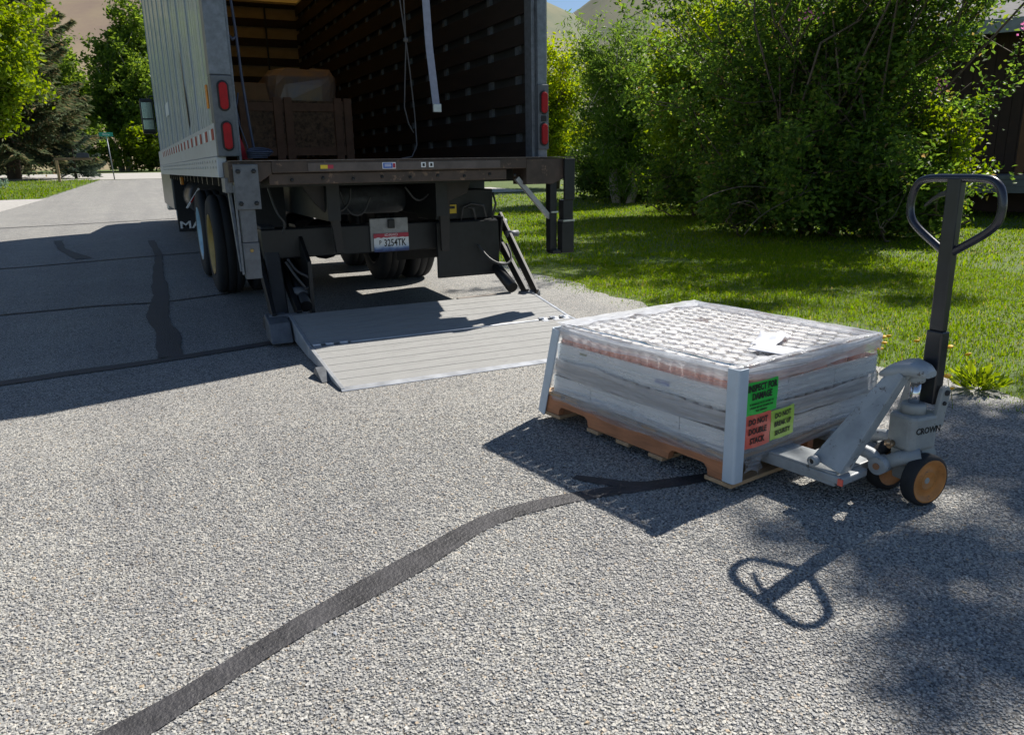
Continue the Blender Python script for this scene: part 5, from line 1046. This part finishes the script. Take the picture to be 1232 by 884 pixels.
# lawn grass: bent blades, dense near the road, coarser beyond
def grass():
    rs = np.random.default_rng(77); allV, allF, o = [], [], 0
    zones = [((3.75, 9.0, 0.2, 9.0), 140000, 0.027, 0.0048), ((4.1, 14.0, 3.0, 17.0), 100000, 0.033, 0.009), ((4.6, 26.0, 6.0, 30.0), 60000, 0.045, 0.02), ((-14, -1.0, 30.8, 54), 20000, 0.07, 0.03)]
    for (x0, x1, y0, y1), n, h, wd in zones:
        x = rs.uniform(x0, x1, n); y = rs.uniform(y0, y1, n)
        if x0 > 0:
            edge_ = np.interp(y, [0, 4, 8, 20, 30], [3.98, 3.93, 4.0, 4.65, 5.2])+0.10*noise1(y*4, 2)+0.06*noise1(y*17, 6)
            bare = (noise1(x*1.1+3, 9)+noise1(y*0.9, 10)+0.5*noise1((x+y)*2.1, 12) > 1.25) & (x < edge_+2.6)
            k = (x > edge_) & ~(bare & (rs.uniform(size=n) < 0.75)) & (rs.uniform(size=n) < np.clip((x-edge_)/0.5+0.12, 0, 1)**1.3)
            k &= ~((y > 23.8) & (y < 31) & (x > 8.5))
        else:
            edge_ = np.interp(y, [30.8, 52, 54], [-2.5, -1.2, -1.1]); k = (x < edge_-0.1) & ~((y > 40) & (rs.uniform(size=n) < 0.5))
        x = x[k]; y = y[k]; n = len(x)
        cl = 1+0.5*noise1(x*2.3, 31)*noise1(y*2.1, 32)
        H_ = h*rs.gamma(9, 1/9, n)*np.clip(cl, 0.5, 1.7); a = rs.uniform(0, 6.283, n); be = rs.uniform(0.25, 0.95, n)*H_
        dx, dy = np.cos(a), np.sin(a); px_, py_ = -dy, dx; z = tz(y)-0.012; w_ = wd*rs.uniform(0.6, 1.3, n)/2
        def pt(f, zf, ww, s): return np.stack([x+dx*be*f+px_*w_*ww*s, y+dy*be*f+py_*w_*ww*s, z+H_*zf], 1)
        V = np.stack([pt(0, 0, 1, -1), pt(0, 0, 1, 1), pt(.35, .62, .8, -1), pt(.35, .62, .8, 1), pt(1, .92, 0, 0)], 1).reshape(-1, 3)
        b = np.arange(n)[:, None, None]*5; F = (b+np.array([[0, 1, 3], [0, 3, 2], [2, 3, 4]])[None]).reshape(-1, 3)
        allV.append(V); allF.append(F+o); o += len(V)
    stuff(tag(link('grass', npmesh('grass', np.concatenate(allV), np.concatenate(allF), L_grass)), 'green lawn grass growing along both sides of the road', 'grass'))
grass()
# weeds and dandelions along the lawn edge
def weed(x, y, s, n, label, seed):
    rs = np.random.default_rng(seed); root = empty('weed', label, 'plant', (x, y, gz(y)))
    a = rs.uniform(0, 6.283, n); el = rs.uniform(0.15, 1.1, n); D = np.stack([np.cos(a)*np.cos(el), np.sin(a)*np.cos(el), np.sin(el)], 1); C = D*s*rs.uniform(0.25, 1.0, (n, 1))*np.array([1, 1, 0.75])+np.array([0, 0, 0.015])
    V, F = leaf_quads(C, s*0.38, rs, 0.1, 0.34, 0, D); link('leaves', npmesh('leaves', V, F, L_weed), root)
    b = MB()
    for k in range(7): b.tube([(0, 0, -0.01), tuple(D[k]*s*0.5), tuple(D[k]*s*0.9)], 0.0025, 4)
    b.build('stem', L_weed, root)
weed(4.22, 2.62, 0.17, 170, 'tall bright green weed at the lawn edge right of the jack', 61); weed(4.4, 2.75, 0.13, 90, 'low weed clump behind the tall weed at the lawn edge', 62); weed(4.15, 2.95, 0.10, 70, 'small weed at the lawn edge just right of the jack handle', 63)
dm = None
M_dand = mat('dandelion_yellow', (0.85, 0.45, 0.015), 0.6, var=0.2, scale=40); 
db = MB().lathe([(0.004, -0.006), (0.016, 0.0), (0.020, 0.006), (0.014, 0.011), (0.0, 0.012)], 12).mesh('dandelion', M_dand); ds = MB().tube([(0, 0, 0), (0.004, 0.002, -0.06), (0, 0, -0.14)], 0.0018, 5).mesh('stem', L_weed)
for px, py in ((1063, 406), (1064, 413), (1059, 420), (1103, 411), (1143, 418), (1165, 427), (1140, 453), (1144, 468), (1069, 405)):
    x, y = gp(px, py, 0.10); o = link('dandelion', db); o.location = (x, y, 0.10+gz(y)); o.rotation_euler = (random.uniform(-.5, .2), random.uniform(-.5, .3), 0); link('stem', ds, o); tag(o, 'yellow dandelion flower in the grass at the lawn edge behind the jack', 'flower', 'dandelions behind the jack')

# ------------------------------------------------------------------ street things and the house
sg = empty('street_sign', 'green street name sign on a thin grey pole at the far corner', 'sign', (-0.43, 53.0, gz(53)))
MB().cyl((0, 0, -0.1), (-0.12, 0, 2.45), 0.035, 10).build('pole', M_galv, sg)
MB().box(-0.50, 0.24, -0.012, 0.012, 2.46, 2.69).build('sign_panel', mat('sign_green', (0.01, 0.30, 0.22), 0.4, var=0.08), sg, 0.004)
MB().box(-0.135, -0.11, -0.32, 0.32, 2.30, 2.45).build('sign_panel', mat('sign_green', (0.01, 0.30, 0.22), 0.4), sg, 0.004)
text('Twin Creek Ln'.replace('Twin Creek', 'Silver'), 0.15, Matrix.Translation((-0.13, -0.0135, 2.575)) @ RX, M_wh, 'lettering', sg, sx=0.72, bold=0.003)
mb_ = empty('mailbox', 'dark mailbox on a horizontal wooden arm and pale post by the grass', 'mailbox', (-3.14, 50.3, gz(50.3)))
MB().box(-0.07, 0.07, -0.06, 0.06, -0.1, 1.15).build('post', M_wood2, mb_, 0.01)
MB().box(-0.12, 1.75, -0.05, 0.05, 1.152, 1.27).build('arm', mat('arm_brown', (0.22, 0.15, 0.10), 0.8), mb_, 0.01)
pts = [(1.0, 1.272), (1.62, 1.272), (1.62, 1.45)] + [(1.31+0.31*math.cos(R(a)), 1.45+0.10*math.sin(R(a))) for a in range(0, 181, 20)] + [(1.0, 1.45)]
MB().prism(pts[:3]+pts[4:-2]+[(1.0, 1.45)], -0.14, 0.14, 'y').build('box', mat('navy_mailbox', (0.03, 0.035, 0.06), 0.4), mb_, 0.01)
def house():
    x, y = 18.0, 10.6
    h = empty('brown_house', 'dark brown timber house in shade behind the bush at the right edge', 'house', (x, y, gz(y)), R(31))
    wallm = mat('dark_red_brown_siding', (0.055, 0.027, 0.02), 0.7, var=0.3, scale=6); 
    wall = MB().box(0, 9, -6.0, 3.0, 0, 3.9).build('wall', mat('house_sheathing', (0.06, 0.035, 0.028), 0.8), h)
    bd = MB().box(-0.03, -0.002, 0.005, 0.195, 0.86, 3.85).mesh('board', wallm)
    for i in range(45): link('board', bd, wall, (0, -6.0+i*0.2, 0))
    MB().prism([(-0.8, 3.75), (4.5, 5.7), (9.8, 3.75), (9.8, 3.95), (4.5, 5.9), (-0.8, 3.95)], -6.5, 3.5, 'y').build('roof', mat('grey_shingle', (0.09, 0.09, 0.095), 0.85, var=0.3, scale=10), h)
    MB().box(-0.86, -0.80, -6.5, 3.5, 3.70, 3.98).build('fascia', mat('white_fascia', (0.36, 0.38, 0.42), 0.5), h, 0.006)
    w1 = MB().box(-0.055, -0.031, -1.5, -0.4, 1.5, 2.9).build('window', mat('window_trim', (0.14, 0.08, 0.05), 0.6), h); MB().box(-0.062, -0.056, -1.42, -0.48, 1.58, 2.82).build('pane', mat('dark_window_glass', (0.02, 0.022, 0.025), 0.06), w1)
    dk_ = MB().box(-1.9, -0.032, -6.0, 2.6, 0.76, 0.84).build('deck', mat('grey_deck', (0.17, 0.175, 0.19), 0.7, var=0.2), h, 0.006)
    sk = MB().box(-1.93, -1.905, 0, 8.58, 0, 0.13).mesh('board', mat('grey_deck', (0.17, 0.175, 0.19), 0.7))
    for i in range(2): link('board', sk, dk_, (0, -6.0, 0.49+i*0.135))
    MB().box(-1.9, -1.78, 0.2, 0.35, 0.845, 3.75).build('deck_post', mat('post_brown', (0.16, 0.07, 0.04), 0.7), h, 0.008)
house()
